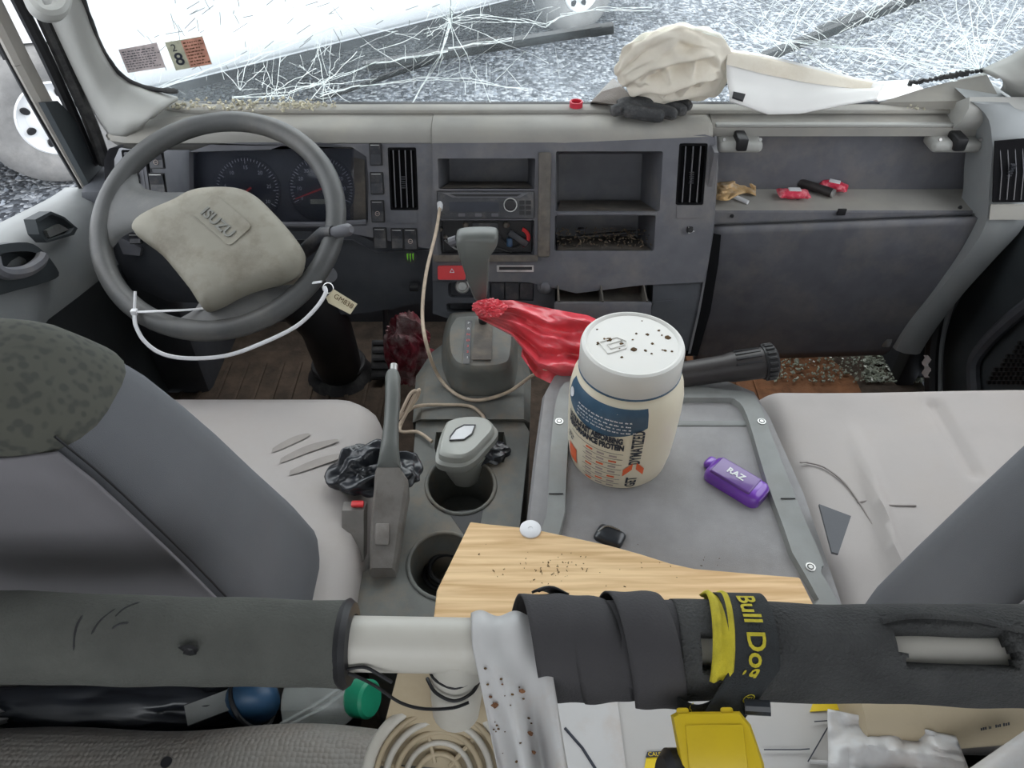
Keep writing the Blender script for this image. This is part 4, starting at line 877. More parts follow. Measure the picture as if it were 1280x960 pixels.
# crumpled patterned snack bag left of the console
b = B(); b.blob(P(512, 438, z=.14), (.05, .05, .09), 5, .3, 1.2, 3); setp(b.obj('snack_bag', 'maroon'), 'crumpled maroon and white bag wedged beside the gear console', 'bag')

# =================================================================== SEATS
def rsec(x0, x1, y0, y1, z, r=.04, n=5, dz=None):
    return [Vector((u, v, z + (dz(u, v) if dz else 0))) for u, v in rrect(x0, x1, y0, y1, r, n)]
def cushion(x0, x1, y0, y1, ztop, parent, name, front=.05, rr_=.07):
    b = B(); cx, cy = (x0 + x1) / 2, (y0 + y1) / 2; L = []
    for ins, z in ((.03, ztop - .15), (.005, ztop - .13), (0, ztop - .07), (.004, ztop - .035), (.016, ztop - .013), (.035, ztop - .003), (.07, ztop), (.14, ztop + .001)):
        L.append(rsec(x0 + ins, x1 - ins, y0 + ins, y1 - ins, z, max(rr_ - ins * .3, .03)))
    b.loft(L); return b.obj(name, 'cushion', parent, smooth=70)
ds = thing('driver_seat', 'grey cloth driver seat with dark backrest and stained light cushion', 'seat', (-.5, .6, 0), 'cab seats')
cushion(-.80, -.213, .44, .935, .42, ds, 'seat_cushion')
b = B(); b.box((-.5, .68, .14), (.5, .42, .26), r=.02); b.obj('seat_base', 'black', ds)
def back(parent, secs, m='seat_dark'):
    b = B(); L = []
    for z, yf_, yr, xi, xo in secs: L.append(rsec(min(xi, xo), max(xi, xo), yr, yf_, z, min(.05, (yf_ - yr) * .38), 5))
    b.loft(L); return b.obj('backrest', m, parent, smooth=70)
DS = [(.40, .63, .44, -.262, -.74), (.46, .632, .42, -.256, -.745), (.55, .60, .402, -.258, -.75), (.66, .56, .388, -.268, -.75), (.74, .535, .378, -.278, -.745), (.80, .515, .370, -.287, -.74), (.86, .492, .362, -.296, -.735), (.91, .468, .356, -.31, -.725), (.94, .452, .356, -.33, -.71), (.956, .435, .368, -.355, -.68), (.960, .415, .385, -.39, -.64)]
back(ds, DS)
def sec_at(secs, z):
    for a_, b_ in zip(secs, secs[1:]):
        if a_[0] <= z <= b_[0]:
            t = (z - a_[0]) / (b_[0] - a_[0]); return [p + (q - p) * t for p, q in zip(a_, b_)]
    return secs[-1]
# rear cover panel, its piping and the patterned insert
def rearpanel(parent, secs, sgn, z0, z1, inset):
    b = B()
    def f(u, v):
        z = z0 + (z1 - z0) * v; s = sec_at(secs, z); xa = s[3] + sgn * inset; xb = s[4] - sgn * inset
        return Vector((xa + (xb - xa) * u, s[2] - .007 * (1 - (2 * u - 1) ** 6) * min(1, 4 * v + .2), z))
    b.grid(f, 14, 14); b.obj('rear_cover', 'seat_rear', parent, smooth=80, mods=[('SOLIDIFY', {'thickness': .004, 'offset': 0})])
rearpanel(ds, DS, -1, .41, .90, .012)
sm = []
for k in range(14):
    z = .42 + .49 * k / 13; s = sec_at(DS, z); sm.append(Vector((s[3] - .010, s[2] + .008, z)))
b = B(); b.tube(sm, .0010, 6); b.obj('seam', 'black', ds)
b = B(); L = []
for z in (.895, .905, .92, .935, .945, .953, .960):
    q = sec_at(DS, z); L.append(rsec(q[4] - .003, q[3] + .003, q[2] - .003, q[1] + .003, z + .002, min(.05, (q[1] - q[2]) * .4), 5))
b.loft(L); b.obj('patterned_insert', 'seat_pattern', ds, smooth=80, label='dark patterned cloth insert across the top')
# three finger-like stains on the cushion
for k, pts in enumerate((((340, 563), (365, 551), (387, 543)), ((350, 576), (385, 561), (423, 550)), ((362, 591), (400, 577), (432, 568)))):
    b = B(); qs = smoothpath([P(x, y, z=.4224) for x, y in pts], 5); n = len(qs)
    for i in range(n - 1):
        w0 = .0085 * math.sin(math.pi * min(1, (i / (n - 1)) * .85 + .12)) ** .7 + .0003; w1 = .0085 * math.sin(math.pi * min(1, ((i + 1) / (n - 1)) * .85 + .12)) ** .7 + .0003
        b.face([qs[i] - Vector((0, w0, 0)), qs[i + 1] - Vector((0, w1, 0)), qs[i + 1] + Vector((0, w1, 0)), qs[i] + Vector((0, w0, 0))])
    b.obj('stain', 'stain', ds, smooth=0)
mat('seam_light', (.33, .30, .285), .9, .1, 40)
# passenger seat
ps = thing('passenger_seat', 'grey cloth passenger seat with clean wrinkled light cushion', 'seat', (.72, .6, 0), 'cab seats')
b = B(); x0, x1, y0, y1, ztp = .405, 1.0, .38, .955, .42
def pc(u, v):
    x = x0 + (x1 - x0) * u; y = y0 + (y1 - y0) * v; e = min(u, 1 - u, ) * (x1 - x0); ey = (1 - v) * (y1 - y0); z = ztp
    z -= .05 * max(0, 1 - e / .05) ** 2.5; z -= .10 * max(0, 1 - ey / .035) ** 2.5
    p = P(1075, 560, z=.42); q = P(1110, 680, z=.42); d = abs((Vector((x, y, 0)) - Vector((p.x, p.y, 0))).cross((Vector((q.x - p.x, q.y - p.y, 0))).normalized()).z)
    tt = ((x - p.x) * (q.x - p.x) + (y - p.y) * (q.y - p.y)) / (Vector((q.x - p.x, q.y - p.y, 0)).length_squared)
    z += .018 * math.exp(-(d / .010) ** 2) * max(0, min(1, tt + .3)) * (tt < 1.6)
    p2 = P(1165, 500, z=.42); q2 = P(1205, 570, z=.42); dv = (q2 - p2).normalized(); d2 = abs((Vector((x, y, .42)) - p2).cross(dv).z); t2 = (Vector((x, y, .42)) - p2).dot(dv) / (q2 - p2).length
    z -= .010 * math.exp(-(d2 / .009) ** 2) * (1 if 0 < t2 < 1.3 else 0)
    z += .004 * math.sin(x * 9) * math.sin(y * 8)
    return Vector((x, y, z))
b.grid(pc, 64, 60); b.obj('seat_cushion', 'cushion', ps, smooth=80, mods=[('SOLIDIFY', {'thickness': .12, 'offset': -1})])
for pts in ([(1008, 578), (1030, 584), (1055, 603), (1075, 630), (1098, 668)], [(1072, 628), (1090, 626), (1105, 631), (1145, 632)], [(1000, 578), (1010, 578)]):
    b = B(); b.tube(smoothpath([P(x, y, z=.424) for x, y in pts], 5), .0014, 6); b.obj('seam', 'seam_light', ps)
b = B(); b.box((.70, .68, .14), (.55, .42, .26), r=.02); b.obj('seat_base', 'black', ps)
PSc = [(.40, .535, .40, .436, .95), (.46, .536, .39, .440, .955), (.55, .532, .385, .455, .955), (.66, .524, .385, .472, .955), (.787, .512, .38, .490, .955), (.86, .495, .375, .50, .95), (.92, .47, .372, .52, .94), (.95, .445, .38, .55, .91), (.958, .42, .395, .58, .88)]
back(ps, PSc); rearpanel(ps, PSc, 1, .41, .90, .012)
# grey card slipped between the seats
b = B(); b.prism([P(x, y, z=.47) for x, y in ((1024, 630), (1064, 645), (1048, 692), (1040, 690))], (0, 0, -.004)); setp(b.obj('plastic_flap', 'seat_dark'), 'dark grey plastic corner sticking up beside the folded centre seat', 'flap')

# =================================================================== FOLDED CENTRE SEAT WITH TRAY
TZ = .455
cs_ = thing('folded_centre_seat', 'folded centre seat back with a moulded grey tray on top', 'seat', (.22, .7, 0))
oc = [P(x, y, z=TZ - .006) for x, y in ((690, 468), (720, 456), (800, 456), (900, 470), (945, 488), (965, 520), (1010, 620), (1056, 752), (1070, 800), (648, 800), (652, 700), (668, 560), (678, 490))]
b = B(); ct = sum(oc, Vector()) / len(oc); L = []
for k, dz in ((.97, -.14), (1.0, -.12), (1.01, -.05), (1.0, -.015), (.975, 0)): L.append([ct + (p - ct) * k + Vector((0, 0, dz)) for p in oc])
b.loft(L); b.obj('seat_back_pad', 'tray_fabric', cs_, smooth=60)
b = B(); b.box((.22, .70, .15), (.30, .40, .30), r=.02); b.obj('seat_base', 'black', cs_)
rim = [P(x, y, z=TZ + .004) for x, y in ((700, 486), (725, 474), (800, 474), (905, 487), (935, 491), (950, 506), (965, 545), (1000, 635), (1028, 700), (1026, 715), (1030, 790), (676, 790), (684, 640), (690, 540))]
well = [P(x, y, z=TZ + .004) for x, y in ((716, 502), (724, 496), (800, 497), (900, 497), (920, 500), (934, 520), (958, 600), (990, 690), (1005, 770), (703, 770), (706, 640), (711, 540))]
rim = csm(rim, 3); well = csm(well, 3); xy = lambda l: [(p.x, p.y) for p in l]
b = B(); b.plate(xy(rim), [(xy(well), .024, .965)], lambda a_, b_, h=0: Vector((a_, b_, TZ + .004 + h)), 0, .02); b.obj('tray_rim', 'tray_rim', cs_, smooth=30)
cw = sum(well, Vector()) / len(well)
b = B(); b.prism([cw + (p - cw) * .962 + Vector((0, 0, -.0235)) for p in well], (0, 0, .0015)); b.obj('tray_floor', 'tray', cs_, smooth=0)
l = P(716, 526, z=TZ); r = P(936, 527, z=TZ); b = B(); b.box((l + r) / 2 + Vector((0, 0, -.012)), (r.x - l.x, .012, .018), r=.004); b.obj('pen_ridge', 'tray_rim', cs_)
for x, y in ((699, 527), (952, 527), (1013, 709)):
    q = P(x, y, z=TZ + .004); b = B(); b.lathe(q, [(.0065, -.003), (.0065, .0012), (.0045, .0014), (.0042, -.001)], 16); b.lathe(q, [(.0038, -.002), (.003, .0018)], 10); b.obj('screw', 'steel', cs_)
for x, y in ((695, 617), (985, 623)): q = P(x, y, z=TZ + .005); b = B(); b.box(q, (.020, .0012, .0012)); b.obj('rim_joint', 'black', cs_)

# =================================================================== CENTRE CONSOLE
CZ2 = .36
cn = thing('centre_console', 'dirty grey centre console with cup holders and gear housing', 'console', (-.09, .8, 0))
oc = [P(x, y, z=CZ2) for x, y in ((520, 528), (535, 523), (655, 528), (662, 540), (650, 655), (640, 700), (640, 790), (446, 790), (446, 745), (450, 716), (490, 700), (505, 640), (515, 590))]
cupA = [P(576 + 43 * math.cos(a_), 607 + 36 * math.sin(a_), z=CZ2) for a_ in [2 * math.pi * k / 28 for k in range(28)]]
cupB = [P(556 + 46 * math.cos(a_), 708 + 42 * math.sin(a_), z=CZ2) for a_ in [2 * math.pi * k / 28 for k in range(28)]]
slot = [P(x, y, z=CZ2) for x, y in ((545, 540), (630, 540), (634, 560), (630, 578), (548, 578), (543, 560))]
oc = [oc[i] for i in range(len(oc))]
b = B(); b.plate(xy(list(reversed(oc))), [(xy(list(reversed(cupA))), .09, .86), (xy(list(reversed(cupB))), .09, .86), (xy(list(reversed(slot))), .05, .9)], lambda a_, b_, h=0: Vector((a_, b_, CZ2 + h)), 0, .30, .004); b.obj('cup_holder_tray', 'console', cn, smooth=35)
for l_ in (cupA, cupB): b = B(); b.tube([p for p in l_] + [l_[0]], .0035, 8, False); b.obj('cup_rim', 'console', cn, smooth=80)
# neck between the two cups
q = [P(x, y, z=CZ2 + .0006) for x, y in ((560, 640), (604, 636), (598, 668), (580, 668))]; b = B(); b.prism(q, (0, 0, -.001)); b.obj('cup_bridge_slot', 'black', cn, smooth=0)
# forward section rising to the gear housing
fw = [[P(x, y, z=z) for x, y in l_] for l_, z in (([(516, 528), (520, 470), (540, 440), (560, 425), (650, 425), (664, 470), (662, 528)], .355), ([(526, 524), (532, 470), (550, 445), (565, 430), (644, 430), (655, 470), (655, 524)], .37))]
b = B(); b.loft([[p + Vector((0, 0, -.3)) for p in fw[0]], fw[0], fw[1]]); b.obj('console_front', 'console', cn, smooth=30)
gq = [(562, 398), (575, 392), (625, 392), (640, 400), (645, 425), (643, 470), (632, 486), (600, 490), (572, 486), (556, 460), (555, 425)]
gq = csm(gq); gb = [P(x, y, z=.375) for x, y in gq]; cg = sum(gb, Vector()) / len(gb)
gt = [P(x, y, z=.445) for x, y in csm([(566, 400), (577, 394), (622, 394), (636, 401), (641, 415), (639, 446), (630, 456), (600, 459), (574, 456), (562, 442), (560, 415)])]
cgt = sum(gt, Vector()) / len(gt)
b = B(); b.loft([[cg + (p - cg) * 1.06 - Vector((0, 0, .02)) for p in gb], [cg + (p - cg) * 1.04 for p in gb], [p.lerp(q_, .75) for p, q_ in zip(gb, gt)], [p - Vector((0, 0, .008)) for p in gt], [cgt + (p - cgt) * .94 for p in gt], [cgt + (p - cgt) * .5 + Vector((0, 0, .003)) for p in gt]]); gh = b.obj('gear_housing', 'console', cn, smooth=50)
b = B(); b.prism([P(x, y, z=.4485) for x, y in ((594, 400), (616, 400), (614, 450), (590, 450))], (0, 0, .001)); b.obj('gate_plate', 'dash_dirty', gh, smooth=0)
for i, s in enumerate('PRND321'): q = P(586 - i * .3, 404 + i * 7.2, z=.4495); text('gear_mark', s, .008, lambda a_, b_, h, q=q: q + Vector((a_, b_, .0006)), 'hazard' if 1 < i < 6 else 'print_white', gh)
b = B(); b.prism([P(x, y, z=.4488) for x, y in ((582, 401), (590, 401), (587, 455), (579, 455))], (0, 0, .0007)); b.obj('gear_scale', 'switch', gh, smooth=0)
b = B(); q = P(604, 404, z=.446); b.tube([q, q + Vector((0, .0, .03))], .008, 12); b.obj('lever_base', 'black', gh)
gs = thing('gear_lever', 'grey moulded gear lever with a hooked grip', 'gear lever', q)
# outline of the grip in the photo, given depth
gp_ = [(570, 298), (574, 291), (590, 289), (615, 289), (622, 292), (622, 302), (613, 316), (611, 340), (609, 368), (602, 374), (594, 372), (588, 358), (580, 335), (572, 310)]
gp_ = csm(gp_); d0 = P(600, 330, d=1.25).y
L = []; ctp = (596, 328)
for k, dy in ((.86, -.016), (.97, -.010), (1, 0), (1, .012), (.9, .022)):
    L.append([P(x, y, y=d0) for x, y in gp_]); cc = sum(L[-1], Vector()) / len(gp_); L[-1] = [cc + (p - cc) * k + Vector((0, dy, 0)) for p in L[-1]]
b = B(); b.loft(L); b.obj('grip', 'shifter', gs, smooth=60)
b = B(); b.tube([P(571, 300, y=d0), P(562, 303, y=d0)], .008, 10); b.obj('release_button', 'dash', gs)
b = B(); b.tube([P(602, 365, y=d0 + .004), q + Vector((0, 0, .0))], [.011, .0075], 12); b.obj('shaft', 'black', gs)
# ---- parking brake
hb = thing('parking_brake', 'worn grey parking brake lever with a push button tip', 'brake lever', P(478, 700, z=CZ2))
def brk(py, x, w, z, th): return [(P(x, py, z=z) + Vector((w * math.cos(a_), 0, 0)) + Vector((0, .35, .93)) * th * math.sin(a_)) for a_ in [2 * math.pi * k / 14 for k in range(14)]]
b = B(); b.loft([brk(468, 491, .0098, .525, .010), brk(472, 491, .0115, .523, .012), brk(500, 491, .0115, .51, .012), brk(530, 489, .011, .495, .012), brk(560, 487, .0135, .48, .014), brk(589, 486, .018, .465, .018)]); b.obj('grip', 'shifter', hb, smooth=60)
b = B(); b.tube([P(492, 466, z=.527), P(492.5, 456, z=.531)], .006, 12); b.obj('push_button', 'steel', hb)
L = []
for py, x, w, z in ((589, 486, .0195, .464), (600, 489, .024, .458), (612, 489, .0245, .45), (640, 485, .0235, .43), (680, 481, .021, .40), (714, 478, .018, .375)):
    q = P(x, py, z=z); L.append([q + Vector(v) for v in ((-w, 0, -.02), (-w, 0, 0), (-w * .8, .0, .008), (w * .8, 0, .008), (w, 0, 0), (w, 0, -.02))])
b = B(); b.loft(L); b.obj('lever_cover', 'brake', hb, smooth=30)
b = B(); b.box(P(478, 668, z=.415), (.020, .030, .008), r=.002, mtx=Matrix.Rotation(math.radians(30), 3, 'X')); b.obj('raised_pad', 'brake', hb)
bk = thing('seat_belt_buckle', 'grey seat belt buckle beside the parking brake', 'buckle', P(445, 700, z=.34))
b = B(); b.loft([[P(x, y, z=z) + Vector(v) for v in ((-.017, -.006, 0), (.014, -.006, 0), (.017, .010, 0), (-.017, .010, 0))] for x, y, z in ((443, 634, .43), (443, 660, .41), (443, 698, .37))]); b.obj('buckle_body', 'brake', bk, smooth=20)
b = B(); b.box(P(447, 630, z=.434), (.018, .010, .006), r=.002); b.obj('release_button', 'hazard', bk)
b = B(); b.box(P(438, 715, z=.33), (.022, .004, .10)); b.obj('webbing', 'black', bk)

# =================================================================== OUTSIDE: WHITE VAN
VA = Vector((-2.66, 4.30, GZ)); VB = Vector((.60, 6.92, GZ)); vd = (VB - VA).normalized(); vo = Vector((-vd.y, vd.x, 0))   # vo: away from us
vn = -vo
van = thing('cargo_van', 'large white van parked on the gravel beyond the windscreen', 'van', (VA + VB) / 2)
def vp_(l, o, z): return VA + vd * l + vo * o + Vector((0, 0, z))
WB = (VB - VA).length
def arch(l0, r, zs): return [(l0 + r * math.cos(math.radians(180 - 15 * k)), max(zs, .36 + r * math.sin(math.radians(180 - 15 * k)))) for k in range(13)]
zs = .42
side = [(-1.1, zs)] + arch(0, .46, zs) + arch(WB, .46, zs) + [(WB + .95, zs), (WB + 1.0, .95), (WB + .5, 1.15), (WB - .3, 1.75), (WB - .7, 2.0), (-1.1, 2.0)]
b = B(); pts0 = [vp_(l, .06, z) for l, z in side]; n = len(pts0)
R = [[vp_(l, .10 if z < .5 else .05, z) for l, z in side], [vp_(l, .06 if z < .5 else .0, z + (.03 if z < .5 else 0)) for l, z in side]]
b.prism([vp_(l, .04, z) for l, z in side], vo * 1.8); b.obj('body', 'white_paint', van, smooth=30)
b = B(); b.loft([[vp_(l, o, z) for o, z in ((.03, zs + .015), (-.015, zs + .05), (-.02, zs + .18), (.0, zs + .24), (.05, zs + .24), (.05, zs + .015))] for l in (.50, WB - .50)]); b.obj('sill_moulding', 'white_paint', van, smooth=60)
b = B(); b.prism([vp_(l, .02, z) for l, z in ((WB - 1.6, 1.2), (WB - .3, 1.2), (WB - .6, 1.75), (WB - 1.6, 1.75))], -vo * -.03); b.obj('side_window', 'black', van)
b = B(); b.box((vp_(WB / 2, 1.0, .37)), (1.7, 5.6, .10), mtx=Matrix((vo, vd, Vector((0, 0, 1)))).transposed()); b.obj('underbody', 'black', van)
for l in (0, WB):
    for o_ in (.0, 1.55):
        ce_ = vp_(l, .02 + o_, .404); b = B(); b.lathe(ce_, [(.20, .20), (.36, .20), (.395, .17), (.405, .12), (.405, .06), (.395, .02), (.375, -.015), (.32, -.035), (.255, -.03), (.212, -.012), (.208, .06)], 48, vo, caps=False); w_ = b.obj('tyre', 'tyre', van, smooth=50)
        if o_ == 0:
            b = B(); b.lathe(ce_, [(.214, -.014), (.204, -.022), (.192, .02), (.15, .03), (.115, .0), (.075, -.012), (.06, -.02), (.03, -.035), (.001, -.037)], 40, vo, caps=False); b.obj('wheel_disc', 'white_paint', w_, smooth=40)
            for k in range(8):
                an = 2 * math.pi * k / 8 + .3; d = vd * math.cos(an) + Vector((0, 0, 1)) * math.sin(an); tt = -vd * math.sin(an) + Vector((0, 0, 1)) * math.cos(an); b = B()
                b.loft([[ce_ + d * (.152 + .026 * math.cos(q)) + tt * .018 * math.sin(q) + vo * h for q in [2 * math.pi * j / 14 for j in range(14)]] for h in (.006, .03)]); b.obj('wheel_slot', 'black', w_)

# =================================================================== ON THE DASH
# canvas bundle and its flat tail
cv = thing('canvas_bundle', 'bunched cream canvas cloth with a smooth flap trailing over the dash', 'cloth', P(845, 130, z=WS0.z))
def cvp(px, py): return P(px, py, y=WS0.y - .05)
b = B(); foldblob(b, P(843, 82, y=WS0.y - .030), (.109, .022, .068), [([cvp(*p) for p in l], w, h) for l, w, h in (
    ([(762, 116), (776, 90), (800, 64), (836, 46), (866, 40)], .020, .020), ([(770, 122), (792, 98), (824, 80), (862, 72), (900, 66)], .018, .024), ([(772, 104), (794, 84), (816, 74), (838, 60), (856, 44)], .014, .018),
    ([(778, 124), (806, 112), (840, 104), (872, 96), (906, 98)], .016, .024), ([(796, 128), (830, 122), (866, 116), (906, 118)], .014, .022), ([(812, 60), (836, 52), (866, 54), (892, 66), (908, 90)], .016, .018),
    ([(800, 110), (808, 94), (822, 86)], .009, .018), ([(846, 118), (858, 100), (866, 82), (864, 62)], .011, .022), ([(884, 120), (898, 104), (902, 84), (890, 64)], .012, .020), ([(826, 116), (836, 98), (834, 84)], .009, .020), ([(868, 106), (884, 92), (904, 88)], .008, .022), ([(786, 106), (800, 100), (818, 106)], .008, .016))], 1, 6, 3, zmin=WS0.z + .010)
b.obj('bunched_cloth', 'canvas', cv, smooth=180)
def tail(u, v):
    top = [(905, 62), (950, 70), (1010, 85), (1070, 100), (1105, 106)]; bot = [(912, 128), (960, 143), (1000, 141), (1050, 131), (1095, 124)]
    k = u * 4; i = min(int(k), 3); t = k - i
    a_ = Vector((top[i][0] + (top[i + 1][0] - top[i][0]) * t, top[i][1] + (top[i + 1][1] - top[i][1]) * t)); c2 = Vector((bot[i][0] + (bot[i + 1][0] - bot[i][0]) * t, bot[i][1] + (bot[i + 1][1] - bot[i][1]) * t))
    p = a_.lerp(c2, v); yy = WS0.y - .022 - .085 * v; h = P(p.x, p.y, y=yy)
    h.z = max(h.z, zt + .028); return h + Vector((0, 0, .003 * math.sin(v * 9 + u * 3)))
b = B(); b.grid(tail, 24, 14); b.obj('canvas_flap', 'paper', cv, smooth=80, mods=[('SOLIDIFY', {'thickness': .003, 'offset': 1})])
b = B(); b.grid(lambda u, v: tail(u * .9, .05 + v * .26) + Vector((0, -.004, .007 * math.sin(math.pi * v) + .003)), 16, 5); b.obj('folded_hem', 'canvas', cv, smooth=80)
b = B(); b.prism([tail(.02, .86) + Vector((0, -.004, .004)), tail(.10, .84) + Vector((0, -.004, .004)), tail(.08, .96) + Vector((0, -.004, .004)), tail(.01, .96) + Vector((0, -.004, .004))], (0, 0, .003)); b.obj('dark_patch', 'black', cv)
# folded leaflet
lf = [P(x, y, z=z) for x, y, z in ((1066, 104, WS0.z + .035), (1136, 100, WS0.z + .02), (1160, 115, WS0.z + .012), (1098, 127, WS0.z + .012))]
b = B(); b.prism(lf, (0, 0, .001)); t = b.obj('paper_leaflet', 'paper', smooth=0); setp(t, 'white folded leaflet lying on the passenger dash top', 'paper')
b = B(); b.prism([lf[0].lerp(lf[1], .25) + Vector((0, -.004, .0012)), lf[0].lerp(lf[1], .45) + Vector((0, -.004, .0012)), lf[0].lerp(lf[1], .5) + Vector((0, -.012, .0012)), lf[0].lerp(lf[1], .3) + Vector((0, -.012, .0012))], (0, 0, .0004)); b.obj('blue_print', 'green_tint', t)
b = B(); b.prism([lf[0], lf[0].lerp(lf[3], 1), P(1058, 117, z=WS0.z + .01)], (0, 0, -.001)); b.obj('folded_corner', 'sticker', t)
# work glove
gv = thing('work_glove', 'grey knit work glove with black coated fingers lying on the dash', 'glove', P(810, 140, z=zt + .02))
gz = WS0.z + .006
def G(px, py, dz=.012): return P(px, py, z=gz + dz)
b = B()
for pts, r in (((G(782, 138), G(806, 142), G(830, 146, .010)), .0135), ((G(796, 134), G(824, 138), G(846, 144, .010)), .0128), ((G(802, 130), G(838, 133), G(857, 140, .010)), .012), ((G(802, 127, .014), G(845, 128), G(864, 134, .010)), .011), ((G(785, 136), G(775, 137), G(764, 139)), .0115)):
    b.tube(smoothpath(pts, 4), [r * .9] + [r] * 6 + [r * .9, r * .55], 10)
b.tube(smoothpath([G(772, 134), G(792, 132, .014), G(815, 131, .014)], 4), [.016, .018, .02, .021, .021, .021, .02, .019, .014], 12, flat=.8)
b.obj('coated_fingers', 'glove', gv, smooth=180, mods=[('REMESH', {'mode': 'VOXEL', 'voxel_size': .0018}), ('SMOOTH', {'factor': .5, 'iterations': 1})])
b = B(); cq = [G(738, 128, .004), G(752, 112, .02), G(766, 98, .03), G(780, 112, .03), G(790, 122, .024), G(812, 124, .022), G(800, 130, .016), G(770, 132, .008)]
cc = sum(cq, Vector()) / 8; b.loft([[cc + (p - cc) * k + Vector((0, dy, dz)) for p in cq] for k, dy, dz in ((.94, -.012, .006), (1, 0, 0), (.97, .012, -.006))]); b.obj('knit_cuff', 'glove_cuff', gv, smooth=50)
q = P(720, 133, z=WS0.z + .008); b = B(); b.lathe(q, [(.013, 0), (.0125, .010), (.0095, .010), (.0095, .001)], 24, caps=False); b.torus(q + Vector((0, 0, .009)), .0115, .0018, (0, 0, 1), 24, 6); setp(b.obj('bottle_cap_ring', 'red_cap'), 'small red plastic ring at the foot of the windscreen', 'ring')
# ---- on the shelf
def wrap(px, py, rz, L, label, seed):
    q = P(px, py, z=SZ + .012); t = thing('candy_wrapper', label, 'wrapper', q - Vector((0, 0, .012)), 'wrappers on the passenger shelf'); mx = Matrix.Rotation(rz, 3, 'Z'); rq = random.Random(seed); L2 = []
    for i in range(13):
        u = (i / 12 - .5) * L; w_ = .013 if 1 < i < 11 else .016; h = .010 * math.sin(math.pi * (i + .6) / 13.2) ** .5 if 0 < i < 12 else .0015
        L2.append([q + mx @ Vector((u + rq.uniform(-.001, .001), w_ * math.cos(a_) * rq.uniform(.9, 1.1), h * math.sin(a_) * rq.uniform(.9, 1.1))) for a_ in [2 * math.pi * k / 12 for k in range(12)]])
    b = B(); b.loft(L2); o = b.obj('foil_sleeve', 'wrapper', t, smooth=30); b = B(); b.box(q + Vector((0, 0, .0095)), (L * .4, .014, .002), mtx=mx, r=.0008); b.obj('white_print', 'print_white', t)
wrap(992, 242, -.05, .062, 'pink and white candy wrapper lying beside the short tube', 1); wrap(1042, 232, -.45, .055, 'pink candy wrapper with twisted end behind the short tube', 2)
ft = thing('black_tube', 'short dark tube with pale round end on the passenger shelf', 'tube', P(1022, 240, z=SZ)); b = B(); b.tube([P(1000, 228, z=SZ + .012), P(1040, 241, z=SZ + .011)], .009, 14); b.obj('tube_body', 'dark_tool', ft)
b = B(); b.tube([P(1040, 241, z=SZ + .011), P(1043, 242, z=SZ + .011)], .0085, 14); b.obj('end_cap', 'steel', ft)
q = P(918, 232, z=SZ + .010); b = B()
b.grid(lambda u, v: P(890 + 55 * u, 222 + 24 * v + 5 * math.sin(u * 6), z=SZ + .008 + .014 * abs(noise.noise(Vector((u * 4, v * 3, 2)))) + .006 * math.sin(u * 5)), 22, 10); t = b.obj('crumpled_napkin', 'tan_paper', smooth=40, mods=[('SOLIDIFY', {'thickness': .001})]); setp(t, 'torn tan and white paper scrap at the end of the shelf', 'paper')
b = B(); b.tube([P(910, 242, z=SZ + .006), P(935, 253, z=SZ + .005)], .0045, 10); setp(b.obj('cigarette', 'print_white'), 'white cigarette stub lying in front of the paper scrap', 'cigarette')

# =================================================================== ON THE CONSOLE
# white charging cable
def cable(pts, r, label, name='charging_cable', m='cable'):
    b = B(); b.tube(smoothpath(pts, 8), r, 7); return setp(b.obj(name, m, smooth=80), label, 'cable')
t = thing('charging_cable', 'beige cord hanging from the radio across the gear housing', 'cable', P(590, 500, z=.37))
b = B(); b.tube(smoothpath([dpx(550, 258, .016), P(545, 290, d=1.42), P(533, 340, d=1.36), P(528, 390, d=1.32), P(533, 430, d=1.29), P(548, 470, z=.385), P(572, 494, z=.376), P(600, 500, z=.376), P(635, 490, z=.378), P(665, 470, z=.40), P(690, 460, z=.45), P(718, 462, z=.47)], 8), .0032, 8); b.obj('cord', 'cable', t, smooth=80)
b = B(); b.tube([dpx(550, 254, .006), dpx(550, 262, .022)], [.006, .005], 10); b.obj('plug', 'print_white', t)
cable([P(498, 535, z=.37), P(515, 500, z=.40), P(524, 487, z=.41), P(520, 500, z=.39), P(502, 522, z=.375), P(520, 508, z=.378), P(560, 506, z=.374), P(588, 508, z=.374), P(602, 518, z=.374), P(606, 526, z=.37)], .003, 'beige cord coiled behind the parking brake')
cable([P(498, 524, z=.38), P(512, 494, z=.41), P(520, 490, z=.41), P(510, 512, z=.38), P(500, 538, z=.37), P(522, 540, z=.366), P(540, 552, z=.368)], .003, 'beige cord loop running to the grey flip lid bin')
# flip lid bin in the slot
bn = thing('waste_bin', 'small grey flip lid bin lined with a black bag in the console slot', 'bin', P(585, 575, z=.33))
lo_ = [(553, 535), (562, 527), (580, 523), (605, 523), (618, 530), (622, 541), (606, 560), (592, 574), (575, 581), (550, 578), (544, 568)]
lo_ = csm(lo_); lp = [P(x, y, z=.398) for x, y in lo_]; lcn = sum(lp, Vector()) / len(lp)
b = B(); b.loft([[lcn + (p - lcn) * k + Vector((0, 0, dz)) for p in lp] for k, dz in ((.96, -.022), (1.0, -.018), (1.0, -.006), (.9, -.003), (.88, .008), (.80, .012))]); ld = b.obj('lid', 'bin', bn, smooth=40)
wn = [P(x, y, z=.4105) for x, y in ((563, 546), (570, 537), (580, 532), (594, 532), (590, 543), (580, 550), (562, 551))]; b = B(); b.prism(wn, (0, 0, .0012)); b.obj('clear_window', 'print_white', ld, smooth=0)
b = B(); b.tube([p + Vector((0, 0, .0012)) for p in wn] + [wn[0] + Vector((0, 0, .0012))], .0014, 6, False); b.obj('window_edge', 'switch', ld)
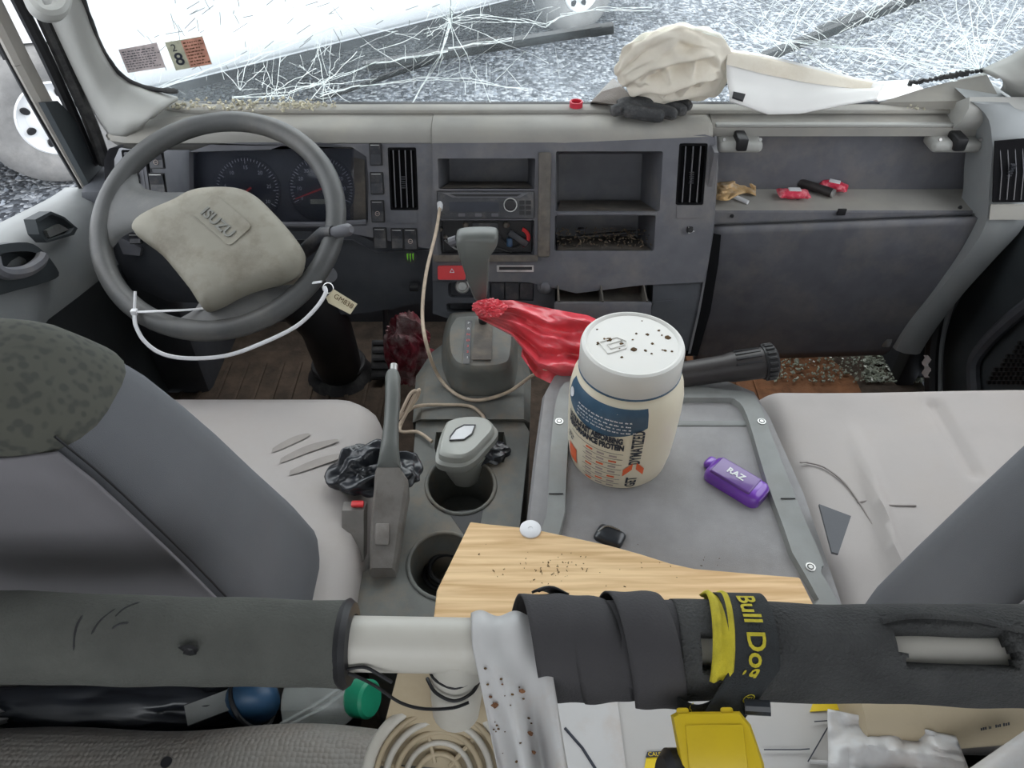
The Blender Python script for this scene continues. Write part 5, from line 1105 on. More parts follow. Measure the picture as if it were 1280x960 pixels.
b = B(); b.loft([[lcn + (p - lcn) * k + Vector((.004, 0, dz)) for p in lp] for k, dz in ((.55, -.085), (.7, -.06), (.9, -.024))]); b.obj('bin_body', 'bin', bn, smooth=40)
b = B(); b.blob(P(606, 566, z=.365), (.038, .022, .016), 4, .3, 1.3, 6); b.obj('bag_liner', 'black_bag', bn, smooth=25)
# black crumpled jacket / bag behind the brake
def kb(px, py): return P(px, py, z=.455)
b = B(); foldblob(b, P(468, 590, z=.437), (.066, .042, .016), [([kb(*p) for p in l], w, h) for l, w, h in (
    ([(408, 602), (432, 590), (462, 574), (494, 564)], .010, .018), ([(404, 618), (434, 608), (468, 598), (504, 594)], .009, .016), ([(420, 584), (446, 566), (474, 556), (504, 554)], .011, .018), ([(440, 576), (470, 566), (505, 566), (532, 570)], .009, .014),
    ([(418, 626), (450, 620), (488, 610)], .008, .014), ([(500, 552), (514, 566), (532, 570)], .009, .016), ([(508, 612), (518, 594), (514, 576)], .010, .016), ([(446, 600), (462, 588), (482, 592)], .007, .018))], 2, 5, 5)
t = b.obj('black_bag', 'black_bag', smooth=180); setp(t, 'crumpled glossy black plastic bag under the parking brake', 'bag')
# things down in the rear cup holder: a coiled black cord
b = B(); q = P(556, 716, z=.30); b.torus(q, .030, .004, (0, 0, 1), 30, 8); b.torus(q + Vector((.003, .002, .008)), .026, .004, (.1, 0, 1), 30, 8); setp(b.obj('coiled_cord', 'black'), 'black cord coiled inside the rear cup holder', 'cord')
# red plastic bag knotted on the lever
rb = thing('red_plastic_bag', 'torn red plastic bag strung from the gear lever towards the tub', 'bag', P(680, 430, z=.42))
def red(u, v, s=0):
    top = [(597, 377), (640, 375), (690, 386), (735, 394), (790, 420)]; bot = [(598, 398), (640, 420), (672, 458), (700, 470), (750, 470)]
    k = u * 4; i = min(int(k), 3); t = k - i; a_ = Vector(top[i]).lerp(Vector(top[i + 1]), t); c2 = Vector(bot[i]).lerp(Vector(bot[i + 1]), t); p = a_.lerp(c2, v)
    d = 1.285 - .05 * u + .012 * math.sin(v * 17 + u * 4 + s) * (.3 + u) + .02 * noise.noise(Vector((u * 5, v * 7, s)))
    return P(p.x, p.y, d=d)
b = B(); b.grid(lambda u, v: red(u, v), 50, 40); b.obj('gathered_film', 'red_bag', rb, smooth=40)
b = B(); b.grid(lambda u, v: red(.35 + u * .6, .25 + v * .9, 2) + Vector((0, .02, -.02)), 30, 24); b.obj('hanging_film', 'red_bag', rb, smooth=40)
b = B(); b.blob(P(612, 385, d=1.262), (.026, .014, .014), 4, .3, 3, 2); b.obj('knot', 'red_bag', rb, smooth=30)

# =================================================================== ON THE TRAY
TF = TZ + .004 - .0215
# protein tub
tc = P(771, 571, z=TF); tc.z = TF + .0005
tub = thing('protein_tub', 'cream plastic powder tub with white screw lid and printed label', 'tub', tc)
TR = .0765; TH = .158
b = B(); b.lathe(tc, [(.055, 0), (.064, .003), (.0705, .012), (.0745, .035), (TR, .07), (.0775, .105), (.077, .125), (.074, .140), (.068, .150), (.063, .156), (.063, .165)], 64); b.obj('tub_body', 'tub', tub, smooth=60)
b = B(); b.lathe(tc, [(.066, .158), (.0675, .160), (.0675, .188), (.066, .192), (.0625, .1935), (.0595, .1925), (.0585, .1915), (.02, .1915)], 64); ldo = b.obj('screw_lid', 'lid', tub, smooth=40)
b = B(); b.lathe(tc, [(.0672, .1565), (.0682, .1575), (.0682, .1595), (.0672, .160)], 48, caps=False); b.obj('lid_band', 'label_blue', tub)
f = frame3(tc + Vector((-.024, -.003, .1915)), (.8, .35, 0), (-.35, .8, 0))
for pts in ([(-.016, -.012), (.010, -.012), (.018, 0), (.010, .012), (-.016, .012)], [(-.008, -.005), (.012, -.005), (.012, .004), (-.008, .004)]):
    b = B(); b.tube([f(*p, .0003) for p in pts] + [f(*pts[0], .0003)], .0011, 6, False); b.obj('embossed_mark', 'lid', ldo)
rq = random.Random(8)
for k in range(22):
    a_ = rq.uniform(0, 6.28); r = .055 * math.sqrt(rq.random()); q = tc + Vector((r * math.cos(a_), r * math.sin(a_), .1917)); b = B(); s = rq.uniform(.0008, .0022) if k > 2 else .0035
    if k == 0: q = tc + Vector((.0, -.012, .1917))
    if k == 1: q = tc + Vector((.047, .012, .1917))
    if k == 2: q = tc + Vector((-.03, .008, .1917))
    b.blob(q, (s, s, s * .35), 2, .5, 3, k); b.obj('dirt_speck', 'specks', ldo, smooth=0)
def rad(h):
    pr = [(.0705, .012), (.0745, .035), (TR, .07), (.0775, .105), (.077, .125), (.074, .140), (.068, .150)]
    for (r0, h0), (r1, h1) in zip(pr, pr[1:]):
        if h0 <= h <= h1: return r0 + (r1 - r0) * (h - h0) / (h1 - h0)
    return pr[0][0] if h < .012 else pr[-1][0]
va = math.atan2(-tc.y, -tc.x)             # azimuth towards the camera
def tw(deg, h, o=.0006):
    a_ = va + math.radians(deg); r = rad(h) + o; return Vector((tc.x + r * math.cos(a_), tc.y + r * math.sin(a_), tc.z + h))
def patch(name, d0, d1, h0, h1, m, o=.0005, n=14, fn=None):
    b = B(); b.grid(lambda u, v: tw(d0 + (d1 - d0) * u, (h0 + (h1 - h0) * v) if not fn else fn(u, v), o), n, 8); return b.obj(name, m, tub, smooth=80)
patch('blue_label_band', -74, 26, .112, .147, 'label_blue', .0005, 24, lambda u, v: .147 - (1 - v) * (.012 + .030 * math.sin(math.pi * (.08 + .84 * u)) ** .6))
def tt(nm, s, size, d, h, m, align='LEFT', sx=1, vert=False, bold=0):
    k = math.degrees(1 / TR)
    if vert: mp = lambda a_, b_, hh: tw(d - b_ * k, h + a_, .0012)
    else: mp = lambda a_, b_, hh: tw(d + a_ * k, h + b_, .0012)
    text(nm, s, size, mp, m, tub, align=align, sx=sx, bold=bold)
tt('brand_line', 'ULTRA-FAST ABSORBING', .0125, -64, .101, 'ink', sx=.64, bold=.0008); tt('brand_line', 'PERFORMANCE PROTEIN', .0125, -64, .090, 'ink', sx=.66, bold=.0008)
tt('slogan', 'DYMATIZED', .021, 19, .090, 'ink', 'CENTER', .50, True, .0006); tt('slogan', 'GET', .021, 19, .026, 'ink', 'CENTER', .55, True, .0006)
dashes('fine_print', lambda a_, b_: tw(-50 + 66 * a_, .106 + .030 * b_, .0013), 4, 'print_white', tub, 9, .0, 1.0, .80, .17, .07, .08)
b = B(); q = [tw(-66 + 5 * math.cos(a_), .131 + .006 * math.sin(a_), .0014) for a_ in [2 * math.pi * k / 14 for k in range(14)]]; b.face(q); b.obj('round_seal', 'print_white', tub, smooth=0)
k_ = math.degrees(1 / TR)
for sg in (-1, 1):
    b = B(); b.grid(lambda u, v: tw(19 + sg * (2 + 9 * u) - 0, .051 + .013 * (1 - u) * (1 if sg > 0 else 1) - .012 * v * 1.0 + (.0 if sg > 0 else 0), .0013), 6, 3); b.obj('orange_chevron', 'ink_orange', tub, smooth=80)
for i in range(7):
    h = .078 - i * .0095; patch('rule_line', -38 if i else -58, 6, h, h + .0007, 'ink', .0007, 10)
    for j in range(3): patch('small_text_block', -34 + j * 13, -26 + j * 13, h - .006, h - .003, 'ink_orange' if (i + j) % 3 == 0 else 'ink_grey', .0007, 4)
patch('fruit_picture', -64, -48, .024, .050, 'ink_orange', .0008, 6); dashes('weight_mark', lambda a_, b_: tw(-66 + 14 * a_, .060 + .012 * b_, .0013), 2, 'ink', tub, 4, 0, 1, .55, .5, .36, .4)
tub.scale = (1.015, 1.015, 1.16)
# purple vape
vc_ = P(920, 604, z=TF + .016); vu = (P(958, 625, z=TF + .016) - P(886, 582, z=TF + .016)).normalized(); vl = (P(958, 612, z=TF + .016) - P(886, 580, z=TF + .016)).length
vv = Vector((-vu.y, vu.x, 0)); mx = Matrix((vu, vv, Vector((0, 0, 1)))).transposed()
vz = thing('vape_device', 'translucent purple disposable vape lying on the tray', 'vape', vc_ - Vector((0, 0, .016)))
b = B(); b.box(vc_ , (.088, .046, .030), mtx=mx, r=.012, seg=5); b.obj('vape_body', 'purple', vz, smooth=60)
b = B(); b.box(vc_ + vu * -.004 + Vector((0, 0, .0135)), (.064, .036, .006), mtx=mx, r=.0028, seg=3); b.obj('face_plate', 'purple_face', vz, smooth=50)
b = B(); b.box(vc_ - vu * .047 + vv * .008, (.016, .022, .014), mtx=mx, r=.0065, seg=4); b.obj('mouthpiece', 'purple', vz, smooth=60)
f = frame3(vc_ + Vector((0, 0, .0168)) - vu * .004, vu, vv); text('logo', 'RAZ', .014, lambda a_, b_, h: f(a_, b_, .0004), 'print_white', vz, bold=.0005)
b = B(); b.box(vc_ + vu * .042, (.004, .030, .016), mtx=mx, r=.0018); b.obj('base_ring', 'purple_face', vz)
# flashlight behind tub
fl_ = thing('flashlight', 'black cylindrical tool handle with a toothed end cap', 'flashlight', P(900, 470, z=.47))
A = P(868, 466, z=.475); Bq = P(962, 452, z=.49); dv = (Bq - A).normalized(); b = B()
A2 = A - dv * .10
b.tube([A2, A, A.lerp(Bq, .4), A.lerp(Bq, .5), Bq], [.021, .021, .022, .0245, .026], 24); b.obj('barrel', 'dark_tool', fl_, smooth=40)
b = B(); b.lathe(Bq, [(.028, -.012), (.028, .006), (.022, .010), (.009, .010), (.009, .002)], 28, dv); b.obj('end_cap', 'black', fl_)
for k in range(20):
    an = 2 * math.pi * k / 20; u_ = dv.cross(Vector((0, 0, 1))).normalized(); w_ = dv.cross(u_); r_ = u_ * math.cos(an) + w_ * math.sin(an); b = B(); b.box(Bq + r_ * .028 - dv * .002, (.005, .005, .014), mtx=Matrix((u_, w_, dv)).transposed() @ Matrix.Rotation(an, 3, 'Z'), r=.001, seg=1); b.obj('tooth', 'rubber', fl_)
for k in range(5):
    an = math.radians(50 + 22 * k); u_ = Vector((0, -1, 0)); r_ = (u_ * math.cos(an) + Vector((0, 0, 1)) * math.sin(an)); b = B(); b.box(Bq - dv * .04 + r_ * .0255, (.040, .003, .002), mtx=Matrix((dv, r_.cross(dv), r_)).transposed()); b.obj('grip_groove', 'black', fl_)
# small black key fob by the board
kf = thing('key_fob', 'small glossy black fob half under the wooden board', 'fob', P(762, 668, z=TF)); q = P(762, 672, z=TF + .010)
b = B(); b.box(q, (.040, .030, .018), r=.008, seg=4, mtx=Matrix.Rotation(-.5, 3, 'Z')); b.obj('fob_body', 'black_bag', kf, smooth=60)
b = B(); b.tube(smoothpath([q + Vector((-.016, .004, .008)), q + Vector((-.004, .012, .010)), q + Vector((.014, .006, .009))]), .0014, 6); b.obj('silver_edge', 'chrome', kf)
# tray dirt: grit, a twig, a glass nugget
gt_ = B(); rq = random.Random(6)
for i in range(800):
    if i < 320: px, py = rq.gauss(890, 25), rq.gauss(560, 18)
    elif i < 560: px, py = rq.gauss(968, 10), rq.gauss(700, 14)
    else: px, py = rq.uniform(720, 970), rq.uniform(520, 700)
    if not (725 < px < 930 + (py - 500) * .25 and 535 < py < 720): continue
    s = rq.uniform(.0007, .0021); gt_.box(P(px, py, z=TF + s * .5), (s * rq.uniform(1, 2), s, s), mtx=Matrix.Rotation(rq.uniform(0, 3), 3, 'Z'))
setp(gt_.obj('tray_grit', 'dirt_bits', smooth=0, kind='stuff'), 'dark grit scattered over the moulded tray', 'dirt')
b = B(); b.tube(smoothpath([P(813, 627, z=TF + .002), P(813, 645, z=TF + .002), P(816, 662, z=TF + .002)], 4), [.0012] * 6 + [.0016, .003, .0035], 6); setp(b.obj('dried_stem', 'specks'), 'thin dark dried stem lying on the tray', 'stem')
b = B(); b.blob(P(970, 680, z=TF + .004), (.0045, .0045, .004), 1, .2, 3, 1); setp(b.obj('glass_nugget', 'glass_bits', smooth=0), 'single pale green glass nugget on the tray', 'glass')
# wooden board
WZ = TZ + .036
wp = [P(x, y, z=WZ) for x, y in ((588, 652), (612, 655), (662, 660), (700, 668), (760, 681), (800, 692), (838, 704), (870, 711), (905, 714), (950, 718), (1000, 722), (1016, 754), (1040, 800), (1030, 830), (540, 790), (546, 738))]
b = B(); b.prism(wp, (0, 0, -.026)); wo = b.obj('wooden_board', 'wood', smooth=0, mods=[('BEVEL', {'width': .0012, 'segments': 1, 'limit_method': 'ANGLE'})]); setp(wo, 'broken pale pine board lying across tray and console', 'board')
sp = B(); rq = random.Random(12)
for i in range(80):
    px, py = (rq.gauss(690, 24), rq.gauss(708, 9)) if i < 55 else (rq.uniform(590, 900), rq.uniform(680, 735)); s = rq.uniform(.0003, .0009); sp.box(P(px, py, z=WZ + .0004), (s * rq.uniform(1, 4), s, .0006), mtx=Matrix.Rotation(rq.uniform(0, 3), 3, 'Z'))
sp.obj('dirt_specks', 'specks', wo, smooth=0, kind='stuff')
b = B(); b.lathe(P(663, 662, z=WZ), [(.014, 0), (.0138, .002), (.012, .003), (.003, .003), (.0025, .0024)], 28); setp(b.obj('white_disc', 'white_plastic'), 'round white plastic washer on the edge of the wooden board', 'washer')

# =================================================================== CROSS BAR BEHIND THE SEATS
BA = P(-140, 794, d=.552); BB = P(1420, 822, d=.548); bd = (BB - BA).normalized()
tocam = (O - (BA + BB) / 2); tocam = (tocam - bd * tocam.dot(bd)).normalized(); bup = tocam.cross(bd).normalized() * -1
if bup.z < 0: bup = -bup
def bx(px):     # point on the bar axis seen at photo column px
    r = ray(px, 480); n = Vector((1, 0, 0)) * 1.0
    # column plane contains camera origin, the column's ray and the image up axis
    upv = Vector((0, s_, c_)); nn_ = r.cross(upv); t = (O - BA).dot(nn_) / bd.dot(nn_); return BA + bd * t
def ba(px, ang, r): a_ = math.radians(ang); return bx(px) + (tocam * math.cos(a_) + bup * math.sin(a_)) * r    # ang 0 faces the camera, 90 up
bar = thing('cross_bar', 'white metal tube running across behind the seats', 'bar', bx(520))
b = B(); b.tube([BA, bx(300), bx(640), bx(900), BB], .0195, 28); b.obj('tube', 'pipe', bar, smooth=70)
def sleeve(px0, px1, r, hole, seed, nu=110, nv=56, lum=.0012):
    b = B(); V = {}
    for i in range(nu + 1):
        for j in range(nv):
            px = px0 + (px1 - px0) * i / nu; an = 360 * j / nv; q = noise.noise(Vector((px * .012, math.cos(math.radians(an)) * 1.2, seed + math.sin(math.radians(an)) * 1.2)))
            V[i, j] = b.b.verts.new(ba(px, an, r + lum * q * 1.5 + r * .04 * math.sin(px * .006 + seed)))
    for i in range(nu):
        for j in range(nv):
            px = px0 + (px1 - px0) * (i + .5) / nu; an = 360 * (j + .5) / nv; an = an - 360 if an > 180 else an
            if hole and hole(px, an): continue
            b.b.faces.new((V[i, j], V[i + 1, j], V[i + 1, (j + 1) % nv], V[i, (j + 1) % nv]))
    for v in [v for v in b.b.verts if not v.link_faces]: b.b.verts.remove(v)
    return b
foamL = thing('foam_sleeve', 'black foam tube split with thin cuts, taped behind the driver seat', 'foam', bx(200))
sleeve(-140, 436, .0315, None, 2).obj('foam_tube', 'foam_old', foamL, smooth=80, mods=[('SOLIDIFY', {'thickness': .010, 'offset': -1})])
for pts in (((124, 29), (122, 12), (124, -14)), ((160, 40), (148, 22), (142, 5)), ((183, 52), (170, 40), (163, 26)), ((183, 20), (172, 18), (165, 12))):
    b = B(); qs = smoothpath([ba(px, an, .0322) for px, an in pts], 4); b.tube(qs, [.0002] + [.0009] * (len(qs) - 2) + [.0002], 6); b.obj('cut', 'black', foamL)
b = B(); b.blob(ba(259, -12, .0316), (.006, .002, .007), 2, .5, 2, 3); b.obj('torn_hole', 'black', foamL, smooth=0)
b = B(); b.lathe(bx(434), [(.021, -.004), (.030, -.004), (.032, .0), (.029, .004), (.021, .005)], 28, bd, caps=False); b.obj('foam_end', 'black', foamL)
foamR = thing('foam_sleeve', 'black foam tube with a long torn opening behind the passenger seat', 'foam', bx(1100))
def hole(px, an):
    if 1084 + (10 if an > 0 else 22 - an * -.4) < px < 1238 - 10 * abs(an) / 30: return -21 < an - 6 < 24 if px > 1096 else -14 < an < 28
    if 862 < px < 902: return -26 < an < 20
    return False
sleeve(840, 1420, .0355, hole, 5, 150, 72).obj('foam_tube', 'foam', foamR, smooth=80, mods=[('SOLIDIFY', {'thickness': .012, 'offset': -1})])
b = B(); b.tube(smoothpath([ba(1084, 36, .036), ba(1130, 42, .038), ba(1200, 38, .0375), ba(1250, 26, .0365), ba(1300, 22, .0360)], 5), .0024, 8); b.obj('torn_lip', 'foam', foamR)
# wound rubber tape
tp_ = thing('rubber_tape', 'dark rubber strip wound in slanting turns around the bar', 'tape', bx(760))
sleeve(688, 852, .0335, None, 8, 40, 48).obj('under_wrap', 'foam_tape', tp_, smooth=80)
for k, (x0, wd, sl, r) in enumerate(((696, 62, 30, .0355), (742, 60, 34, .0365), (806, 62, 30, .0385))):
    b = B()
    def f(u, v, x0=x0, wd=wd, sl=sl, r=r):
        an = 150 - 300 * v; return ba(x0 + wd * (u - .5) + sl * (v - .5) * 1.9, an, r + .0012 * math.sin(math.pi * u) - .003 * u * (k == 1) + .0008 * math.sin(u * 7 + v * 9))
    b.grid(f, 10, 40); b.obj('tape_turn', 'foam_tape', tp_, smooth=80, mods=[('SOLIDIFY', {'thickness': .0016, 'offset': 0})])
b = B(); b.grid(lambda u, v: ba(672 + 40 * u - 8 * v, 78 + 24 * v + 10 * u, .040 + .003 * math.sin(u * 4)), 8, 4); b.obj('loose_end', 'black', tp_, mods=[('SOLIDIFY', {'thickness': .0018})])
# ---- elastic strap and yellow lamp
hl = thing('headlamp', 'yellow headlamp hanging by its black and yellow elastic strap', 'headlamp', P(893, 930, d=.50))
def strapp(t, u):   # t 0 behind the bar top .. 1 at the lamp; u 0..1 across
    px = 893 + 57 * u
    if t < .75: a_ = 150 - (t / .75) * 168; return ba(px + 4 * (1 - t), a_, .0395)
    k = (t - .75) / .25; p = ba(px, -18, .0395); q = P(886 + 54 * u - 12, 902, d=.50); return p.lerp(q, k)
b = B(); b.grid(lambda u, v: strapp(v, u), 8, 44); b.obj('elastic_strap', 'strap', hl, smooth=80, mods=[('SOLIDIFY', {'thickness': .0018, 'offset': 0})])
A_, B_ = .38, .86
def smap(a_, b_, h):  # text runs down the strap, letter tops to the right
    t = A_ + (a_ + .5) * (B_ - A_); u = .52 + b_; p = strapp(t, u); n_ = (strapp(t, min(u + .02, 1)) - p).cross(strapp(t + .01, u) - p).normalized()
    if n_.dot(O - p) < 0: n_ = -n_
    return p + n_ * .0022
text('strap_lettering', 'Bull Dog', .62, lambda a_, b_, h: smap(a_ * .385 - .07, b_ * .86, h), 'yellow_strap', hl, bold=.012)
text('strap_mark', '®', .40, lambda a_, b_, h: smap(.56 + a_ * .3, b_ * .8 + .22, h), 'yellow_strap', hl)
text('strap_lettering', 'og', .62, lambda a_, b_, h: smap(.76 + a_ * .30, b_ * .82 - .08, h), 'yellow_strap', hl, bold=.012)
b = B(); b.grid(lambda u, v: ba(884 + 26 * u - 6 * abs(v - .4) * 4 + (10 if v < .3 else 0), 160 - 190 * v, .0400 + .002 * math.sin(u * 9)), 6, 30); b.obj('yellow_edge', 'yellow_strap', hl, smooth=80, mods=[('SOLIDIFY', {'thickness': .0022})])
b = B(); b.grid(lambda u, v: P(846 + 50 * v + 4 * u, 872 + 30 * u + 10 * math.sin(v * 3), d=.515 - .01 * math.sin(v * 3)), 5, 14); b.obj('strap_fold', 'strap', hl, smooth=80, mods=[('SOLIDIFY', {'thickness': .0018})])
text('strap_lettering', 'og', .013, lambda a_, b_, h: P(860, 888, d=.506) + Vector((.7, .45, .3)) * a_ + Vector((-.3, .6, .6)) * b_, 'yellow_strap', hl)
lc_ = P(893, 932, d=.49); lx = Vector((1, 0, 0)); lf_ = (O - lc_).normalized(); ly = lf_.cross(lx).normalized(); lx = ly.cross(lf_); mx = Matrix((lx, ly, lf_)).transposed()
fc = frame3(lc_, lx, ly)
oct_ = [(-.026, .018), (-.022, .020), (.018, .020), (.024, .012), (.029, -.010), (.029, -.020), (.022, -.026), (-.016, -.026), (-.022, -.018)]
cx_ = sum(p[0] for p in oct_) / 9; cy_ = sum(p[1] for p in oct_) / 9
b = B(); b.loft([[fc(cx_ + (x - cx_) * k, cy_ + (y - cy_) * k, h) for x, y in oct_] for k, h in ((.96, -.022), (1, -.018), (1, .004), (.93, .009), (.84, .010))]); b.obj('lamp_body', 'yellow_plastic', hl, smooth=25)
b = B(); b.box(fc(.001, -.001, .0105), (.036, .026, .002), mtx=mx, r=.0009); b.obj('front_plate', 'yellow_plastic', hl)
for x in (-.014, .002, .018): b = B(); b.box(fc(x, -.020, .006), (.009, .010, .010), mtx=mx, r=.002); b.obj('rib', 'yellow_plastic' if x != .002 else 'black', hl)
for x in (-.018, .010): b = B(); b.box(fc(x, .020, .003), (.008, .005, .008), mtx=mx, r=.0015); b.obj('strap_lug', 'yellow_plastic', hl)
b = B(); b.lathe(fc(-.026, -.022, -.008), [(.018, -.010), (.021, -.006), (.021, .006), (.016, .010)], 28, (lf_ * .4 - lx).normalized()); b.obj('lens_housing', 'black', hl)
b = B(); b.tube([fc(.022, .023, -.006), fc(.038, .022, -.006)], .005, 10); b.obj('strap_slider', 'black_bag', hl)
# ---- white film draped over the bar
fm = B()
def film(u, v):
    px = 592 + 92 * u + (4 + 26 * u) * 0
    if v < .35: a_ = 170 - 170 * v / .35; p = ba(px - 8 * (1 - v / .35), a_, .0225 + .002 * math.sin(u * 13)); return p
    k = (v - .35) / .65; p0 = ba(px, 0, .0225 + .002 * math.sin(u * 13)); q = P(628 + 84 * u, 985, d=.475 + .018 * math.sin(u * 11 + 1) * 1.0); return p0.lerp(q, k) + tocam * (.006 * math.sin(u * 12 + k * 2) * k)
fm.grid(film, 36, 40); fo = fm.obj('plastic_film', 'film', smooth=80, mods=[('SOLIDIFY', {'thickness': .0008, 'offset': 0})]); setp(fo, 'stained white plastic sheet draped over the bare bar', 'plastic')
rq = random.Random(20)
for k in range(26):
    u, v = rq.uniform(.05, .6), rq.uniform(.45, .9); p = film(u, v); s = rq.uniform(.0004, .0012) * (2 if k < 4 else 1); b = B(); b.blob(p + tocam * .0012, (s, s * .5, s * 1.3), 2, .5, 3, k); b.obj('rust_spot', 'rust' if k < 6 else 'specks', fo, smooth=0)
# ---- stub, ties, cream bracket and ring grille
sb = thing('bar_bracket', 'cream plastic bracket below the bar with a white ring grille', 'bracket', P(560, 900, d=.6))
b = B(); p0 = bx(572); p1 = P(570, 888, d=.60); b.tube([p0, p0.lerp(p1, .7), p1], [.020, .020, .0185], 20); b.obj('stub_tube', 'pipe', sb, smooth=60)
b = B(); cq = [P(x, y, d=d) for x, y, d in ((498, 838, .60), (540, 834, .60), (640, 834, .60), (650, 985, .62), (460, 985, .62))]; b.prism(cq, -tocam * .012); b.obj('cream_plate', 'cream', sb, smooth=0)
gc = P(548, 972, d=.59); ga = (O - gc).normalized(); ga = (ga + Vector((0, .0, .25))).normalized()
for k, (R_, r_, h) in enumerate(((.055, .0052, .0), (.048, .0022, .002), (.041, .0028, -.002), (.0335, .0024, -.006), (.026, .0024, -.010), (.018, .0024, -.013))): b = B(); b.torus(gc + ga * h, R_, r_, ga, 48, 8); b.obj('grille_ring', 'pipe' if k % 2 == 0 else 'cream', sb, smooth=80)
u_ = ga.cross(Vector((1, 0, 0))).normalized(); w_ = ga.cross(u_)
for k in range(6): an = k * math.pi / 3 + .3; d = u_ * math.cos(an) + w_ * math.sin(an); b = B(); b.tube([gc + d * .012 - ga * .014, gc + d * .053 - ga * .003], .0018, 6); b.obj('grille_spoke', 'cream', sb)
b = B(); b.lathe(gc - ga * .03, [(.052, 0), (.050, .004)], 36, ga); b.obj('grille_back', 'console', sb)
wt = thing('wire_tie', 'black twist wire looped around bar and stub', 'wire', ba(437, -60, .022))
b = B(); b.torus(bx(437) + bd * .0015, .0212, .0011, bd, 40, 6); b.obj('bar_loop', 'black', wt)
b = B(); b.tube(smoothpath([ba(438, -60, .0225), P(447, 846, d=.535), P(470, 858, d=.54), P(500, 878, d=.545), P(530, 886, d=.55), P(565, 885, d=.552), P(586, 878, d=.555)]), .0013, 6); b.obj('wire_tail', 'black', wt)
b = B(); b.tube(smoothpath([ba(440, -50, .0225), P(455, 834, d=.53), P(472, 842, d=.53), P(490, 853, d=.53)]), .0013, 6); b.obj('wire_end', 'black', wt)
for y0 in (842, 858): b = B(); b.tube(smoothpath([P(534, y0 - 10, d=.565), P(545, y0 + 8, d=.552), P(568, y0 + 18, d=.548), P(590, y0 + 8, d=.552), P(600, y0 - 10, d=.565)]), .0014, 6); b.obj('stub_loop', 'black', wt)

# =================================================================== BEHIND THE SEATS
BZ = .50
bc = thing('rear_bench', 'worn grey embossed vinyl bench top behind the driver seat', 'bench', (-.4, .1, 0))
def vin(u, v):
    x = -.80 + .705 * u; y = .342 + .004 * math.sin(x * 23) - .55 * v; return Vector((x, y, BZ + .006 * math.sin(x * 17) * (1 - v) - .02 * max(0, 1 - v * 14) ** 2))
b = B(); b.grid(vin, 60, 40); b.obj('vinyl_top', 'vinyl', bc, smooth=80, mods=[('SOLIDIFY', {'thickness': .03, 'offset': -1})])
b = B(); b.box((-.45, .05, .23), (.68, .50, .46)); b.obj('bench_box', 'black', bc)
q = P(208, 953, z=BZ + .002); b = B(); b.lathe(q, [(.006, -.002), (.0055, .0012)], 14); b.obj('burn_hole', 'black', bc)
b = B(); q = P(316, 876, z=.44); b.blob(q, (.032, .026, .034), 3, .05, 2, 1, False); t = b.obj('blue_ball_cap', 'blue', smooth=180); setp(t, 'dark blue rounded cap beside the clear bottle', 'cap')
b = B(); b.torus(q, .032, .003, (.7, .2, .5), 30, 6); b.obj('seam_band', 'black', t)
bo = thing('plastic_bottle', 'clear plastic bottle lying with a green screw cap', 'bottle', P(420, 880, z=.42))
A = P(365, 885, z=.43); Z = P(444, 872, z=.455); dv = (Z - A).normalized(); b = B(); b.lathe(A, [(.02, 0), (.033, .006), (.034, (Z - A).length - .03), (.020, (Z - A).length - .004), (.016, (Z - A).length)], 24, dv); b.obj('bottle_body', 'clear', bo, smooth=50)
b = B(); b.lathe(Z, [(.019, -.002), (.021, .002), (.021, .020), (.018, .023), (.001, .023)], 24, (dv + Vector((0, -.3, .1))).normalized()); co_ = b.obj('screw_cap', 'green', bo, smooth=40)
for pts, lab in (([(350, 905), (395, 880), (445, 846)], 'thin clear plastic straw lying next to the blue cap'), ([(358, 908), (405, 884), (455, 848)], 'thin clear plastic straw lying next to the green bottle cap')): b = B(); b.tube([P(x, y, z=.47) for x, y in pts], .0016, 6); setp(b.obj('clear_straw', 'clear'), lab, 'straw', 'clear straws')
b = B(); b.blob(P(140, 882, z=.44), (.16, .03, .022), 4, .25, 2.5, 7); setp(b.obj('black_fabric', 'black_bag', smooth=180), 'black cloth stuffed behind the driver seat', 'cloth')
b = B(); b.box(P(40, 884, z=.44), (.11, .03, .02), r=.004, mtx=Matrix.Rotation(.2, 3, 'Z')); setp(b.obj('grey_strip', 'tray_fabric'), 'short grey fabric strip beside the black cloth', 'strip')
b = B(); b.box(P(262, 884, z=.455), (.05, .022, .004), mtx=Matrix.Rotation(.4, 3, 'Z') @ Matrix.Rotation(.3, 3, 'X')); setp(b.obj('paper_scrap', 'tray_rim'), 'grey paper scrap between black cloth and blue cap', 'paper')
# cartons and packaging on the right
CZ3 = .53
ctn = thing('white_carton', 'white cardboard carton with yellow printed strip under the bar', 'carton', P(850, 930, z=CZ3 - .12))
cq = [P(x, y, z=CZ3) for x, y in ((640, 850), (1080, 850), (1150, 1010), (620, 1010))]
b = B(); b.prism(cq, (0, 0, -.14)); b.obj('carton_box', 'carton', ctn, smooth=0)
b = B(); b.prism([p + Vector((0, 0, .001)) for p in (P(690, 866, z=CZ3), P(770, 866, z=CZ3), P(785, 985, z=CZ3), P(715, 985, z=CZ3))], (0, 0, .002)); b.obj('carton_flap', 'film', ctn, smooth=0)
b = B(); b.prism([P(x, y, z=CZ3 + .0006) for x, y in ((1020, 868), (1078, 868), (1076, 886), (1012, 890))], (0, 0, .0008)); b.obj('yellow_strip', 'yellow', ctn, smooth=0)
b = B(); b.prism([P(x, y, z=CZ3 + .0006) for x, y in ((808, 946), (842, 944), (846, 990), (800, 990))], (0, 0, .0008)); yl = b.obj('caution_label', 'yellow', ctn, smooth=0)
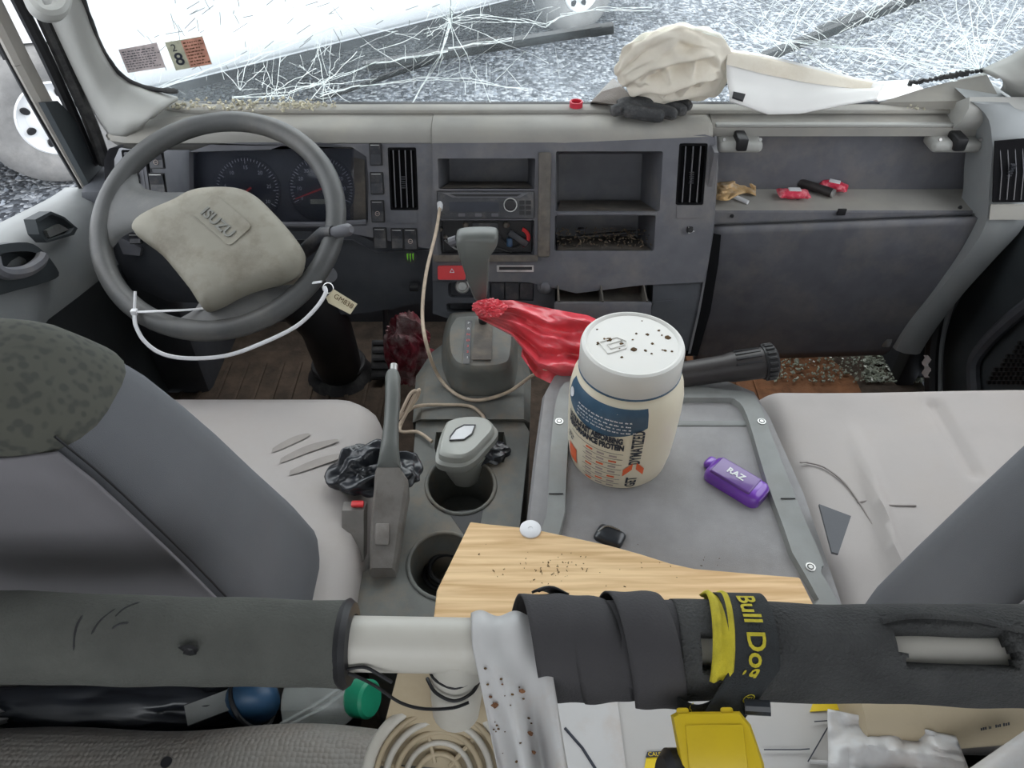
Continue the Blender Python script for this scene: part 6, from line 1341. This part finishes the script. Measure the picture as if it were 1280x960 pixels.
b = B(); b.prism([P(x, y, z=CZ3 + .0016) for x, y in ((809, 940), (842, 938), (842, 945), (807, 947))], (0, 0, .0006)); b.obj('label_heading', 'ink', yl, smooth=0)
q = P(826, 943, z=CZ3 + .0026); text('heading_text', 'CAUTION', .0055, lambda a_, b_, h: q + Vector((a_, b_, .0002)), 'yellow', yl)
for pts in ([(955, 937), (1000, 937), (1012, 936)], [(1018, 902), (1046, 900)], [(1040, 900), (1014, 945), (1010, 952)], [(706, 910), (728, 935), (745, 962)]): b = B(); b.tube([P(x, y, z=CZ3 + .003) for x, y in pts], .0006 if pts[0][0] != 706 else .0015, 6); b.obj('fold_line', 'ink', ctn)
b = B(); b.tube([P(1012, 952, z=CZ3 + .002), P(1042, 954, z=CZ3 + .002)], .002, 6); b.obj('carton_edge', 'film', ctn)
rl = thing('cream_roll', 'thick cream roll with tan underside lying under the bar', 'roll', P(1190, 900, z=.45))
A = P(1060, 895, z=.545); Z = P(1400, 868, z=.545); b = B(); b.tube([A, Z], .037, 28); b.obj('roll_body', 'cream', rl, smooth=60)
q0 = P(1222, 922, z=.56); dashes('ink_mark', lambda a_, b_: q0 + Vector((.030 * a_, .004 * a_ + .008 * b_, .004 * a_ + .006 * b_ + .008)), 1, 'ink', rl, 3, 0, 1, .3, .3, .3, .3)
b = B(); b.tube(smoothpath([P(1215, 985, z=.60), P(1250, 960, z=.60), P(1300, 925, z=.60)]), .012, 14); setp(b.obj('white_hose', 'film', smooth=80), 'pale tube crossing in front of the cream roll', 'tube')
b = B()
def crm(u, v):
    x = 1035 + 190 * u - 30 * (1 - v) * u; y = 886 + 110 * v + 34 * u * (1 - v); return P(x, y, z=.565 + .018 * noise.noise(Vector((u * 4, v * 4, 1))) + .010 * abs(noise.noise(Vector((u * 7, v * 6, 5)))))
b.grid(crm, 34, 26); t = b.obj('crumpled_plastic', 'film', smooth=50, mods=[('SOLIDIFY', {'thickness': .001})]); setp(t, 'crumpled translucent packing plastic on the carton beside the roll', 'plastic')
b = B(); b.box((.45, -.05, .24), (1.1, .60, .28)); setp(b.obj('rear_chest', 'headliner'), 'low pale box carrying the cartons behind the passenger seat', 'box')
